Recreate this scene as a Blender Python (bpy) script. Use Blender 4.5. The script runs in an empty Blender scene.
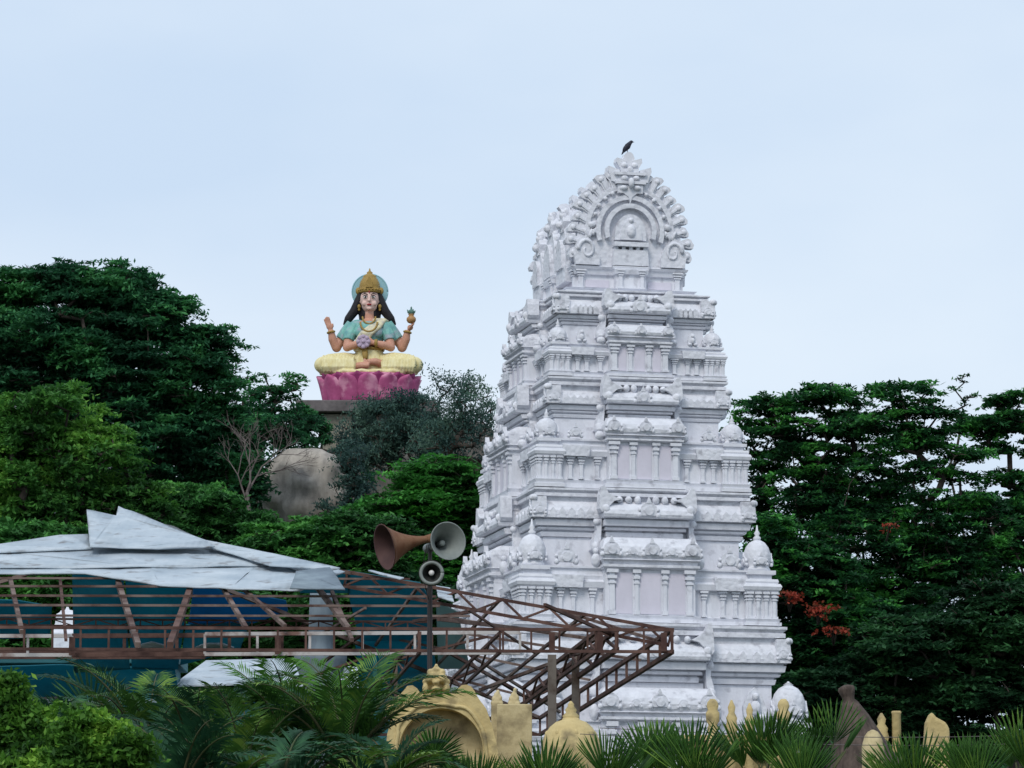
import bpy, bmesh, math, random
import numpy as np
from mathutils import Vector, Matrix, noise
R = math.radians
PI = math.pi
random.seed(7)
rng = np.random.default_rng(7)
C = bpy.context.scene.collection
SC = bpy.context.scene

# ------------------------------------------------------------------ camera
F = 4000.0
HOR = 1000.0
PITCH = math.atan((HOR - 384) / F)
EYE = 1.7
cam = bpy.data.cameras.new('camera')
cam.sensor_width = 36.0
cam.lens = F / 1024 * 36.0
cam.clip_end = 6000
camo = bpy.data.objects.new('camera', cam)
camo.location = (0, 0, EYE)
camo.rotation_euler = (PI / 2 + PITCH, 0, 0)
C.objects.link(camo)
SC.camera = camo

# ------------------------------------------------------------------ sky, sun, exposure
SUN_EL, SUN_AZ = R(44), R(200)        # azimuth clockwise from +Y: behind the camera, to the left
w = bpy.data.worlds.new('World')
SC.world = w
w.use_nodes = True
nt = w.node_tree
nt.nodes.clear()
out = nt.nodes.new('ShaderNodeOutputWorld')
bg = nt.nodes.new('ShaderNodeBackground')
sky = nt.nodes.new('ShaderNodeTexSky')
sky.sky_type = 'NISHITA'
sky.sun_disc = False
sky.sun_elevation = SUN_EL
sky.sun_rotation = SUN_AZ
sky.air_density = 1.0
sky.dust_density = 2.5
tc = nt.nodes.new('ShaderNodeTexCoord')
mp = nt.nodes.new('ShaderNodeMapping')
mp.inputs['Scale'].default_value = (3.0, 3.0, 7.0)
ns = nt.nodes.new('ShaderNodeTexNoise')
ns.inputs['Scale'].default_value = 1.3
ns.inputs['Detail'].default_value = 5.0
rp = nt.nodes.new('ShaderNodeValToRGB')
rp.color_ramp.elements[0].position = 0.33
rp.color_ramp.elements[0].color = (6.1, 7.45, 9.2, 1)
rp.color_ramp.elements[1].position = 0.68
rp.color_ramp.elements[1].color = (7.8, 8.8, 9.9, 1)
mx = nt.nodes.new('ShaderNodeMix')
mx.data_type = 'RGBA'
mx.inputs[0].default_value = 0.9       # high thin overcast over the clear sky
nt.links.new(tc.outputs['Generated'], mp.inputs['Vector'])
nt.links.new(mp.outputs[0], ns.inputs['Vector'])
nt.links.new(ns.outputs['Fac'], rp.inputs[0])
nt.links.new(sky.outputs[0], mx.inputs[6])
nt.links.new(rp.outputs[0], mx.inputs[7])
nt.links.new(mx.outputs[2], bg.inputs['Color'])
bg.inputs['Strength'].default_value = 0.105
nt.links.new(bg.outputs[0], out.inputs[0])

sun = bpy.data.lights.new('sun', 'SUN')
sun.energy = 1.6
sun.angle = R(20)
sun.color = (1.0, 0.96, 0.9)
suno = bpy.data.objects.new('sun', sun)
sd = Vector((math.sin(SUN_AZ) * math.cos(SUN_EL), math.cos(SUN_AZ) * math.cos(SUN_EL), math.sin(SUN_EL)))
suno.rotation_euler = sd.to_track_quat('Z', 'Y').to_euler()
suno.location = (0, -20, 60)
C.objects.link(suno)

SC.view_settings.view_transform = 'Standard'
SC.view_settings.look = 'None'
SC.view_settings.gamma = 1.0
SC.view_settings.exposure = 0.0
SC.cycles.max_bounces = 6
SC.cycles.transparent_max_bounces = 6


# ------------------------------------------------------------------ helpers
def P(px, py, Y):
    """point seen at pixel (px, py), Y metres in front of the camera"""
    a = (px - 512) / F
    b = (384 - py) / F
    d = Vector((a, math.cos(PITCH) - b * math.sin(PITCH), math.sin(PITCH) + b * math.cos(PITCH)))
    return Vector((0, 0, EYE)) + d * (Y / d.y)


def RP(px, py, p0, n):
    """where the line of sight through a pixel meets a plane"""
    o = Vector((0, 0, EYE))
    d = P(px, py, 1.0) - o
    return o + d * ((p0 - o).dot(n) / d.dot(n))


def tag(o, label=None, cat=None, group=None, kind=None):
    if label: o['label'] = label
    if cat: o['category'] = cat
    if group: o['group'] = group
    if kind: o['kind'] = kind
    return o


def empty(name, loc, rz=0.0):
    o = bpy.data.objects.new(name, None)
    o.location = loc
    o.rotation_euler = (0, 0, rz)
    C.objects.link(o)
    return o


class MB:
    """collects shapes for ONE mesh object"""
    def __init__(s):
        s.v = []
        s.f = []
        s.sm = []

    def add(s, vs, fs, smooth=False):
        b = len(s.v)
        s.v += [tuple(v) for v in vs]
        s.f += [tuple(i + b for i in f) for f in fs]
        s.sm += [smooth] * len(fs)

    def box(s, x0, x1, y0, y1, z0, z1):
        s.add([(x0, y0, z0), (x1, y0, z0), (x1, y1, z0), (x0, y1, z0), (x0, y0, z1), (x1, y0, z1), (x1, y1, z1), (x0, y1, z1)],
              [(0, 3, 2, 1), (4, 5, 6, 7), (0, 1, 5, 4), (1, 2, 6, 5), (2, 3, 7, 6), (3, 0, 4, 7)])

    def bar(s, a, b, wd, h=None, up=(0, 0, 1)):
        a = Vector(a); b = Vector(b)
        h = h or wd
        d = (b - a).normalized()
        u = Vector(up)
        if abs(d.dot(u)) > .95: u = Vector((0, 1, 0))
        sx = d.cross(u).normalized() * wd / 2
        sy = sx.cross(d).normalized() * h / 2
        vs = [p + i * sx + j * sy for p in (a, b) for i, j in ((-1, -1), (1, -1), (1, 1), (-1, 1))]
        s.add(vs, [(3, 2, 1, 0), (4, 5, 6, 7), (0, 1, 5, 4), (1, 2, 6, 5), (2, 3, 7, 6), (3, 0, 4, 7)])

    def tube(s, pts, rad, n=8, cap=True, smooth=True):
        pts = [Vector(p) for p in pts]
        if not hasattr(rad, '__len__'): rad = [rad] * len(pts)
        vs = []
        ref = None
        for i, p in enumerate(pts):
            d = (pts[min(i + 1, len(pts) - 1)] - pts[max(i - 1, 0)]).normalized()
            if ref is None:
                ref = Vector((0, 0, 1)) if abs(d.z) < .9 else Vector((1, 0, 0))
            x = d.cross(ref).normalized()
            y = x.cross(d).normalized()
            ref = y
            for k in range(n):
                a = 2 * PI * k / n
                vs.append(p + (x * math.cos(a) + y * math.sin(a)) * rad[i])
        fs = [(i * n + k, i * n + (k + 1) % n, (i + 1) * n + (k + 1) % n, (i + 1) * n + k) for i in range(len(pts) - 1) for k in range(n)]
        if cap:
            fs.append(tuple(range(n - 1, -1, -1)))
            fs.append(tuple(range((len(pts) - 1) * n, len(pts) * n)))
        s.add(vs, fs, smooth)

    def lathe(s, prof, M=None, n=16, sx=1.0, sy=1.0, smooth=True, rib=0.0, nr=8):
        """prof: (r, z) pairs"""
        M = M or Matrix()
        vs = []
        for r, z in prof:
            for k in range(n):
                a = 2 * PI * k / n
                rr = r * (1 + rib * math.cos(a * nr))
                vs.append(M @ Vector((rr * math.cos(a) * sx, rr * math.sin(a) * sy, z)))
        m = len(prof)
        fs = [(i * n + k, i * n + (k + 1) % n, (i + 1) * n + (k + 1) % n, (i + 1) * n + k) for i in range(m - 1) for k in range(n)]
        fs.append(tuple(range(n - 1, -1, -1)))
        fs.append(tuple(range((m - 1) * n, m * n)))
        s.add(vs, fs, smooth)

    def ball(s, c, r, n=10, m=7, M=None, smooth=True):
        """r: radius or (rx, ry, rz)"""
        if not hasattr(r, '__len__'): r = (r, r, r)
        M = M or Matrix()
        c = Vector(c)
        vs = [M @ (c + Vector((0, 0, -r[2])))]
        for i in range(1, m):
            t = PI * i / m
            for k in range(n):
                a = 2 * PI * k / n
                vs.append(M @ (c + Vector((r[0] * math.sin(t) * math.cos(a), r[1] * math.sin(t) * math.sin(a), -r[2] * math.cos(t)))))
        vs.append(M @ (c + Vector((0, 0, r[2]))))
        fs = [(0, 1 + (k + 1) % n, 1 + k) for k in range(n)]
        for i in range(m - 2):
            for k in range(n):
                fs.append((1 + i * n + k, 1 + i * n + (k + 1) % n, 1 + (i + 1) * n + (k + 1) % n, 1 + (i + 1) * n + k))
        t = len(vs) - 1
        fs += [(t, 1 + (m - 2) * n + k, 1 + (m - 2) * n + (k + 1) % n) for k in range(n)]
        s.add(vs, fs, smooth)

    def prism(s, poly, fn, t0, t1, smooth=False):
        """poly: 2-D outline, fn(u, v, t) -> point; solid between t0 and t1"""
        n = len(poly)
        vs = [fn(u, v, t0) for u, v in poly] + [fn(u, v, t1) for u, v in poly]
        fs = [tuple(range(n)), tuple(range(2 * n - 1, n - 1, -1))]
        fs += [(i, n + i, n + (i + 1) % n, (i + 1) % n) for i in range(n)]
        s.add(vs, fs, smooth)

    def loft(s, rings, cap=True, smooth=False):
        n = len(rings[0])
        vs = [p for r in rings for p in r]
        fs = [(i * n + k, i * n + (k + 1) % n, (i + 1) * n + (k + 1) % n, (i + 1) * n + k) for i in range(len(rings) - 1) for k in range(n)]
        if cap:
            fs.append(tuple(range(n - 1, -1, -1)))
            fs.append(tuple(range((len(rings) - 1) * n, len(rings) * n)))
        s.add(vs, fs, smooth)

    def build(s, name, mat, parent=None, fix=True, bevel=0):
        me = bpy.data.meshes.new(name)
        me.from_pydata(s.v, [], s.f)
        me.polygons.foreach_set('use_smooth', s.sm)
        if fix:
            bm = bmesh.new()
            bm.from_mesh(me)
            bmesh.ops.recalc_face_normals(bm, faces=bm.faces)
            bm.to_mesh(me)
            bm.free()
        me.materials.append(mat)
        me.update()
        o = bpy.data.objects.new(name, me)
        C.objects.link(o)
        if parent: o.parent = parent
        if bevel:
            b = o.modifiers.new('bevel', 'BEVEL')
            b.width = bevel
            b.segments = 2
            b.limit_method = 'ANGLE'
        return o


def quads_obj(name, V, mat, parent=None):
    """V: (n, 4, 3) array of leaf faces"""
    n = len(V)
    me = bpy.data.meshes.new(name)
    me.vertices.add(n * 4)
    me.vertices.foreach_set('co', V.reshape(-1).astype(np.float32))
    me.loops.add(n * 4)
    me.loops.foreach_set('vertex_index', np.arange(n * 4, dtype=np.int32))
    me.polygons.add(n)
    me.polygons.foreach_set('loop_start', np.arange(0, n * 4, 4, dtype=np.int32))
    me.polygons.foreach_set('loop_total', np.full(n, 4, dtype=np.int32))
    me.update(calc_edges=True)
    me.materials.append(mat)
    o = bpy.data.objects.new(name, me)
    C.objects.link(o)
    if parent: o.parent = parent
    return o


# ------------------------------------------------------------------ materials
def mat(name, col, rough=.7, metal=0.0, col2=None, nscale=4.0, ndet=6.0, stretch=(1, 1, 1), r0=.35, r1=.65, bump=0.0, bscale=20.0, col3=None, spec=.3, n3=1.2, r3=(.5, .75)):
    m = bpy.data.materials.new(name)
    m.use_nodes = True
    t = m.node_tree
    b = t.nodes['Principled BSDF']
    b.inputs['Base Color'].default_value = (*col, 1)
    b.inputs['Roughness'].default_value = rough
    b.inputs['Metallic'].default_value = metal
    b.inputs['Specular IOR Level'].default_value = spec
    tcn = t.nodes.new('ShaderNodeTexCoord')
    mpn = t.nodes.new('ShaderNodeMapping')
    mpn.inputs['Scale'].default_value = stretch
    t.links.new(tcn.outputs['Object'], mpn.inputs[0])
    if col2:
        n = t.nodes.new('ShaderNodeTexNoise')
        n.inputs['Scale'].default_value = nscale
        n.inputs['Detail'].default_value = ndet
        n.inputs['Roughness'].default_value = .65
        t.links.new(mpn.outputs[0], n.inputs['Vector'])
        r = t.nodes.new('ShaderNodeValToRGB')
        r.color_ramp.elements[0].position = r0
        r.color_ramp.elements[0].color = (*col, 1)
        r.color_ramp.elements[1].position = r1
        r.color_ramp.elements[1].color = (*col2, 1)
        t.links.new(n.outputs['Fac'], r.inputs[0])
        last = r.outputs[0]
        if col3:
            n2 = t.nodes.new('ShaderNodeTexNoise')
            n2.inputs['Scale'].default_value = n3
            n2.inputs['Detail'].default_value = 8
            t.links.new(tcn.outputs['Object'], n2.inputs['Vector'])
            r2 = t.nodes.new('ShaderNodeMapRange')
            r2.inputs[1].default_value = r3[0]
            r2.inputs[2].default_value = r3[1]
            t.links.new(n2.outputs['Fac'], r2.inputs[0])
            mm = t.nodes.new('ShaderNodeMix')
            mm.data_type = 'RGBA'
            t.links.new(r2.outputs[0], mm.inputs[0])
            t.links.new(last, mm.inputs[6])
            mm.inputs[7].default_value = (*col3, 1)
            last = mm.outputs[2]
        t.links.new(last, b.inputs['Base Color'])
    if bump:
        n = t.nodes.new('ShaderNodeTexNoise')
        n.inputs['Scale'].default_value = bscale
        n.inputs['Detail'].default_value = 5
        t.links.new(tcn.outputs['Object'], n.inputs['Vector'])
        bp = t.nodes.new('ShaderNodeBump')
        bp.inputs['Strength'].default_value = bump
        bp.inputs['Distance'].default_value = .03
        t.links.new(n.outputs['Fac'], bp.inputs['Height'])
        t.links.new(bp.outputs[0], b.inputs['Normal'])
    return m


def leafmat(name, c1, c2, c3, trans=.38, nscale=.45, k=1.0):
    """leaf colour varies leaf by leaf and clump by clump"""
    c1, c2, c3 = [(c[0] * k * 1.35, c[1] * k * 1.28, c[2] * k * 1.45) for c in (c1, c2, c3)]
    m = bpy.data.materials.new(name)
    m.use_nodes = True
    t = m.node_tree
    b = t.nodes['Principled BSDF']
    g = t.nodes.new('ShaderNodeNewGeometry')
    r = t.nodes.new('ShaderNodeValToRGB')
    r.color_ramp.elements[0].color = (*c1, 1)
    r.color_ramp.elements[1].color = (*c3, 1)
    e = r.color_ramp.elements.new(.6)
    e.color = (*c2, 1)
    tcn = t.nodes.new('ShaderNodeTexCoord')
    n = t.nodes.new('ShaderNodeTexNoise')
    n.inputs['Scale'].default_value = nscale
    n.inputs['Detail'].default_value = 3
    t.links.new(tcn.outputs['Object'], n.inputs['Vector'])
    ma = t.nodes.new('ShaderNodeMath')
    ma.operation = 'MULTIPLY_ADD'
    ma.inputs[1].default_value = .45
    t.links.new(g.outputs['Random Per Island'], ma.inputs[0])
    mr = t.nodes.new('ShaderNodeMapRange')
    mr.inputs[1].default_value = .35
    mr.inputs[2].default_value = .65
    mr.inputs[3].default_value = -.25
    mr.inputs[4].default_value = .72
    t.links.new(n.outputs['Fac'], mr.inputs[0])
    t.links.new(mr.outputs[0], ma.inputs[2])
    t.links.new(ma.outputs[0], r.inputs[0])
    t.links.new(r.outputs[0], b.inputs['Base Color'])
    b.inputs['Roughness'].default_value = .6
    b.inputs['Specular IOR Level'].default_value = .18
    tr = t.nodes.new('ShaderNodeBsdfTranslucent')
    t.links.new(r.outputs[0], tr.inputs['Color'])
    ms = t.nodes.new('ShaderNodeMixShader')
    ms.inputs[0].default_value = trans
    t.links.new(b.outputs[0], ms.inputs[1])
    t.links.new(tr.outputs[0], ms.inputs[2])
    t.links.new(ms.outputs[0], t.nodes['Material Output'].inputs['Surface'])
    return m


M = {}
M['lime'] = mat('whitewash', (.73, .74, .79), .85, col2=(.64, .65, .70), nscale=2.2, stretch=(2.2, 2.2, .35), bump=.4, bscale=9, col3=(.36, .36, .40), n3=3.4, r3=(.57, .8), r0=.38, r1=.7)
M['carved'] = mat('carved_whitewash', (.73, .74, .79), .85, col2=(.63, .64, .69), nscale=3.0, stretch=(1, 1, .6), col3=(.35, .35, .39), n3=4.0, r3=(.57, .8))
_t = M['carved'].node_tree
_v = _t.nodes.new('ShaderNodeTexVoronoi'); _v.inputs['Scale'].default_value = 7.5
_n = _t.nodes.new('ShaderNodeTexNoise'); _n.inputs['Scale'].default_value = 7; _n.inputs['Detail'].default_value = 6
_c = _t.nodes.new('ShaderNodeTexCoord'); _a = _t.nodes.new('ShaderNodeMath'); _a.operation = 'SUBTRACT'
_u = _t.nodes.new('ShaderNodeBump'); _u.inputs['Strength'].default_value = .55; _u.inputs['Distance'].default_value = .035
_t.links.new(_c.outputs['Object'], _v.inputs['Vector']); _t.links.new(_c.outputs['Object'], _n.inputs['Vector'])
_t.links.new(_n.outputs['Fac'], _a.inputs[0]); _t.links.new(_v.outputs['Distance'], _a.inputs[1]); _t.links.new(_a.outputs[0], _u.inputs['Height'])
_t.links.new(_u.outputs[0], _t.nodes['Principled BSDF'].inputs['Normal'])
M['lime2'] = mat('whitewash_panel', (.68, .65, .73), .85, col2=(.60, .575, .65), nscale=1.3, stretch=(1, 1, .5), bump=.2, bscale=10)
M['ground'] = mat('earth', (.10, .085, .06), .95, col2=(.05, .07, .03), nscale=.3)
M['hill'] = mat('hill_soil', (.03, .045, .018), .95, col2=(.05, .05, .03), nscale=.5)
M['bark'] = mat('bark', (.07, .055, .045), .9, col2=(.03, .025, .02), nscale=3)
M['palebark'] = mat('pale_bark', (.19, .16, .15), .9, col2=(.08, .065, .06), nscale=3)
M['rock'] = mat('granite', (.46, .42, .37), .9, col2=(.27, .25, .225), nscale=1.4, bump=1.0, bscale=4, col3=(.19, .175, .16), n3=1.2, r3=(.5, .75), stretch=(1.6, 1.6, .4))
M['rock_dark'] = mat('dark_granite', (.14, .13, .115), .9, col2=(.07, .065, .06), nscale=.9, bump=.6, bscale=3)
M['masonry'] = mat('rubble_masonry', (.30, .28, .22), .9, col2=(.16, .15, .12), nscale=2, bump=.6, bscale=5)
M['concrete'] = mat('grey_concrete', (.17, .15, .15), .9, col2=(.09, .08, .08), nscale=2)
M['rust'] = mat('rusty_steel', (.060, .029, .024), .8, col2=(.17, .095, .075), nscale=1.8, r0=.4, r1=.7)
M['rust2'] = mat('light_rusty_steel', (.19, .14, .12), .8, col2=(.07, .035, .028), nscale=1.5, r0=.42, r1=.6)
M['oldwhite'] = mat('flaking_white_steel', (.50, .48, .47), .7, col2=(.18, .10, .08), nscale=1.4, r0=.5, r1=.66)
M['teal'] = mat('teal_sheet', (.03, .23, .30), .6, col2=(.02, .15, .21), nscale=.8, col3=(.10, .32, .36), n3=.7, r3=(.5, .62))
M['blue'] = mat('blue_sheet', (.012, .14, .26), .55, col2=(.008, .08, .16), nscale=.9)
M['greycol'] = mat('grey_blue_column', (.24, .30, .34), .7, col2=(.15, .19, .23), nscale=1.2, stretch=(2, 2, .4))
M['yellow'] = mat('yellow_plaster', (.60, .475, .23), .85, col2=(.48, .37, .17), nscale=2.5, bump=.5, bscale=14, col3=(.20, .16, .09), n3=3.4, r3=(.53, .72))
M['cream'] = mat('cream_plaster', (.60, .50, .29), .85, col2=(.36, .28, .14), nscale=2.5, bump=.25, bscale=18, col3=(.16, .13, .09), n3=2.5, r3=(.5, .78))
M['thatch'] = mat('brown_thatch', (.12, .09, .075), .95, col2=(.05, .038, .032), nscale=4, stretch=(3, 3, .7), bump=.5, bscale=12)
M['dark'] = mat('dark_metal', (.02, .017, .018), .6)
M['post'] = mat('weathered_post', (.22, .19, .165), .85, col2=(.10, .07, .055), nscale=2.5, r0=.42, r1=.62)
M['bird'] = mat('dark_feathers', (.022, .025, .04), .6, col2=(.10, .10, .13), nscale=9, r0=.5, r1=.75)
M['horn_rust'] = mat('horn_rust', (.15, .06, .028), .75, col2=(.27, .15, .085), nscale=3, r0=.4, r1=.7)
M['horn_in'] = mat('horn_inside_brown', (.10, .05, .045), .7, col2=(.06, .03, .03), nscale=3)
M['horn_grey'] = mat('horn_grey', (.24, .265, .25), .5, col2=(.16, .18, .17), nscale=4, spec=.5)
M['horn_dark'] = mat('horn_dark', (.03, .032, .03), .6)


def sheet_mat():
    m = mat('white_roof_sheet', (.55, .61, .66), .5, col2=(.36, .43, .49), nscale=1.2, col3=(.16, .15, .15), n3=2.6, r3=(.58, .74), spec=.4)
    t = m.node_tree
    b = t.nodes['Principled BSDF']
    tcn = t.nodes.new('ShaderNodeTexCoord')
    wv = t.nodes.new('ShaderNodeTexWave')
    wv.bands_direction = 'X'
    wv.inputs['Scale'].default_value = 2.6
    wv.inputs['Distortion'].default_value = .3
    t.links.new(tcn.outputs['Object'], wv.inputs['Vector'])
    bp = t.nodes.new('ShaderNodeBump')
    bp.inputs['Strength'].default_value = .18
    bp.inputs['Distance'].default_value = .02
    t.links.new(wv.outputs['Fac'], bp.inputs['Height'])
    t.links.new(bp.outputs[0], b.inputs['Normal'])
    return m


M['sheet'] = sheet_mat()


def sheet_translucent(m, c, f):
    t = m.node_tree
    b = t.nodes['Principled BSDF']
    tr = t.nodes.new('ShaderNodeBsdfTranslucent')
    tr.inputs['Color'].default_value = (*c, 1)
    ms = t.nodes.new('ShaderNodeMixShader')
    ms.inputs[0].default_value = f
    t.links.new(b.outputs[0], ms.inputs[1])
    t.links.new(tr.outputs[0], ms.inputs[2])
    t.links.new(ms.outputs[0], t.nodes['Material Output'].inputs['Surface'])


M['teal_wall'] = mat('teal_wall_paint', (.03, .14, .16), .7, col2=(.02, .10, .12), nscale=1)
M['glasssheet'] = mat('grey_green_fibreglass', (.22, .30, .30), .6, col2=(.15, .22, .22), nscale=1)
sheet_translucent(M['teal'], (.02, .30, .38), .5)
sheet_translucent(M['blue'], (.01, .26, .46), .5)
sheet_translucent(M['glasssheet'], (.30, .42, .42), .5)
sheet_translucent(M['sheet'], (.40, .46, .5), .10)
M['leaf_dark'] = leafmat('leaf_dark', (.007, .030, .014), (.014, .062, .022), (.030, .115, .030), k=1.95)
M['leaf_mid'] = leafmat('leaf_mid', (.012, .045, .012), (.028, .105, .02), (.065, .20, .035), k=1.6)
M['leaf_light'] = leafmat('leaf_light', (.014, .052, .012), (.045, .145, .022), (.12, .27, .04), k=1.3)
M['leaf_layer'] = leafmat('leaf_layered', (.018, .075, .014), (.036, .165, .024), (.085, .30, .045), nscale=.6, k=1.2)
M['leaf_grey'] = leafmat('leaf_greygreen', (.018, .040, .034), (.030, .066, .048), (.06, .11, .07), k=1.5)
M['leaf_right'] = leafmat('leaf_right', (.004, .020, .008), (.014, .068, .018), (.055, .22, .036), nscale=.9, k=1.35)  # noise-placed dark and bright greens imitate shaded depth and lit clumps
M['leaf_low'] = leafmat('leaf_low', (.005, .020, .008), (.012, .042, .015), (.025, .085, .024), k=1.5)
M['red'] = leafmat('red_petals', (.10, .04, .015), (.24, .035, .018), (.36, .08, .04))
M['palm'] = leafmat('palm_leaf', (.014, .048, .009), (.042, .115, .016), (.14, .24, .035), trans=.2, nscale=1.4)
M['palm_light'] = leafmat('palm_leaf_young', (.03, .10, .012), (.055, .16, .02), (.09, .22, .03), trans=.3, nscale=2)
M['palm_dull'] = leafmat('palm_leaf_dull', (.006, .026, .011), (.012, .044, .018), (.026, .085, .03), k=1.4, trans=.2, nscale=1.4)
M['bush'] = leafmat('bush_leaf', (.02, .065, .010), (.07, .19, .02), (.20, .38, .045), nscale=2.0)
M['stem'] = mat('palm_stem', (.05, .075, .025), .7, col2=(.09, .08, .04), nscale=4)

# statue paints
M['skin'] = mat('painted_skin', (.60, .33, .24), .5, col2=(.50, .24, .16), nscale=1.2)
M['skin2'] = mat('painted_face', (.55, .36, .30), .5, col2=(.46, .28, .23), nscale=2)
M['sblouse'] = mat('teal_blouse_paint', (.22, .50, .42), .55, col2=(.12, .30, .31), nscale=.16, col3=(.30, .36, .40), n3=.10, r3=(.52, .62))
M['ssari'] = mat('yellow_sari_paint', (.78, .71, .42), .55, col2=(.66, .56, .26), nscale=.16, stretch=(2, 2, .6), bump=.3, bscale=3)
M['sdrape'] = mat('cream_drape_paint', (.74, .67, .42), .55, col2=(.46, .44, .38), nscale=.25)
M['gold'] = mat('gold_paint', (.40, .27, .06), .45, col2=(.28, .17, .05), nscale=3, bump=.4, bscale=6)
M['halo'] = mat('pale_blue_halo', (.24, .46, .56), .6, col2=(.32, .52, .54), nscale=1.2)
M['hair'] = mat('black_paint', (.015, .013, .016), .6)
M['lotus'] = mat('magenta_lotus', (.46, .10, .24), .6, col2=(.34, .065, .17), nscale=.12, col3=(.62, .26, .38), n3=.07, r3=(.5, .62))
M['lotus_deep'] = mat('deep_magenta_lotus', (.30, .04, .15), .6, col2=(.22, .03, .11), nscale=.1)
M['lilac'] = mat('lilac_white_paint', (.52, .42, .50), .6, col2=(.34, .26, .38), nscale=5)
M['potpaint'] = mat('pot_paint', (.46, .26, .10), .5, col2=(.34, .18, .08), nscale=3)
M['greenpaint'] = mat('green_leaf_paint', (.10, .20, .17), .6)
M['lips'] = mat('red_paint', (.35, .03, .03), .5)
M['whitepaint'] = mat('white_paint', (.7, .68, .66), .5)


# ------------------------------------------------------------------ ground and hills
def terrain(x, y):
    h = 0.0
    h += 20.5 * math.exp(-((x + 6) ** 2 / (2 * 15 ** 2) + (y - 203) ** 2 / (2 * 19 ** 2)))
    h += 6.0 * math.exp(-((x + 45) ** 2 / (2 * 40 ** 2) + (y - 200) ** 2 / (2 * 35 ** 2)))
    h += 12.0 * math.exp(-((x - 45) ** 2 / (2 * 45 ** 2) + (y - 215) ** 2 / (2 * 28 ** 2)))
    h += .5 * noise.noise(Vector((x * .08, y * .08, 3))) * min(1, max(0, (y - 100) / 40))
    return max(h, 0) if y > 100 else 0.0


g = MB()
gx = [-3500, -900, -300] + [-160 + i * 4 for i in range(81)] + [300, 900, 3500]
gy = [-800, -100, 0, 60, 100] + [120 + i * 4 for i in range(50)] + [420, 700, 1500, 4500]
vs = [(x, y, terrain(x, y) if (-200 < x < 200 and 100 < y < 330) else 0.0) for y in gy for x in gx]
nx = len(gx)
g.add(vs, [(j * nx + i, j * nx + i + 1, (j + 1) * nx + i + 1, (j + 1) * nx + i) for j in range(len(gy) - 1) for i in range(nx - 1)], True)
go = g.build('ground', M['hill'])
tag(go, 'dark earth ground rising into the wooded hill', 'ground', kind='structure')


# ------------------------------------------------------------------ the tiered tower
TH = R(13)
TY = 114.0
TC = P(660, 700, TY)
# the front centre line sits at pixel 643 at row 450
DEL = .62


def camdepth(Y, z):
    return Y * math.cos(PITCH) + (z - EYE) * math.sin(PITCH)


def lev(py, hw):
    """row in the photograph + half width in pixels -> (z, half width) in metres"""
    wv = hw / F * 113 / math.cos(TH)
    for _ in range(4):
        Yf = TY - (wv + DEL) * math.cos(TH)
        z = P(645, py, Yf).z
        wv = hw / F * camdepth(Yf + wv * math.sin(TH) * .2, z) / math.cos(TH)
    return z, wv


# pick the tower centre so that the front centre at row 450 lands on pixel 643
z450, w450 = lev(450, 109)
Yf = TY - (w450 + DEL) * math.cos(TH)
xf = P(643, 450, Yf).x
TX = xf - (w450 + DEL) * math.sin(TH) + .02
tower = empty('temple_tower', (TX, TY, 0), TH)
tag(tower, 'tall white tiered temple tower with carved storeys and an arched gable top', 'tower')


def plan(wv, bx, bp, z, d=None, by=None):
    """rectangle with a projecting bay on each side"""
    d = (wv + DEL) if d is None else d
    by = bx * (d / wv) * .98 if by is None else by
    return [(-wv, -d, z), (-bx, -d, z), (-bx, -d - bp, z), (bx, -d - bp, z), (bx, -d, z),
            (wv, -d, z), (wv, -by, z), (wv + bp, -by, z), (wv + bp, by, z), (wv, by, z),
            (wv, d, z), (bx, d, z), (bx, d + bp, z), (-bx, d + bp, z), (-bx, d, z),
            (-wv, d, z), (-wv, by, z), (-wv - bp, by, z), (-wv - bp, -by, z), (-wv, -by, z)]


def face_fn(k, wv, d):
    """(u along face, o outward, z) -> tower point; 0 front, 1 left, 2 back, 3 right"""
    if k == 0: return lambda u, o, z: Vector((u, -d - o, z))
    if k == 1: return lambda u, o, z: Vector((-wv - o, -u, z))
    if k == 2: return lambda u, o, z: Vector((-u, d + o, z))
    return lambda u, o, z: Vector((wv + o, u, z))


def pilaster(mb, fn, u, z0, z1, wd, pr):
    h = z1 - z0

    def bx(u0, u1, o, a, b):
        vs = [fn(uu, oo, zz) for zz in (a, b) for uu, oo in ((u0, -.02), (u1, -.02), (u1, o), (u0, o))]
        mb.add(vs, [(0, 1, 2, 3), (7, 6, 5, 4), (0, 4, 5, 1), (1, 5, 6, 2), (2, 6, 7, 3), (3, 7, 4, 0)])
    bx(u - wd * .62, u + wd * .62, pr * 1.15, z0, z0 + h * .09)
    bx(u - wd * .42, u + wd * .42, pr * .85, z0 + h * .09, z0 + h * .68)
    bx(u - wd * .62, u + wd * .62, pr * 1.15, z0 + h * .68, z0 + h * .73)
    bx(u - wd * .40, u + wd * .40, pr * .8, z0 + h * .73, z0 + h * .79)
    bx(u - wd * .75, u + wd * .75, pr * 1.35, z0 + h * .79, z0 + h * .86)
    bx(u - wd * .45, u + wd * .45, pr * .9, z0 + h * .86, z0 + h * .92)
    bx(u - wd * .95, u + wd * .95, pr * 1.6, z0 + h * .92, z1)


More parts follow.
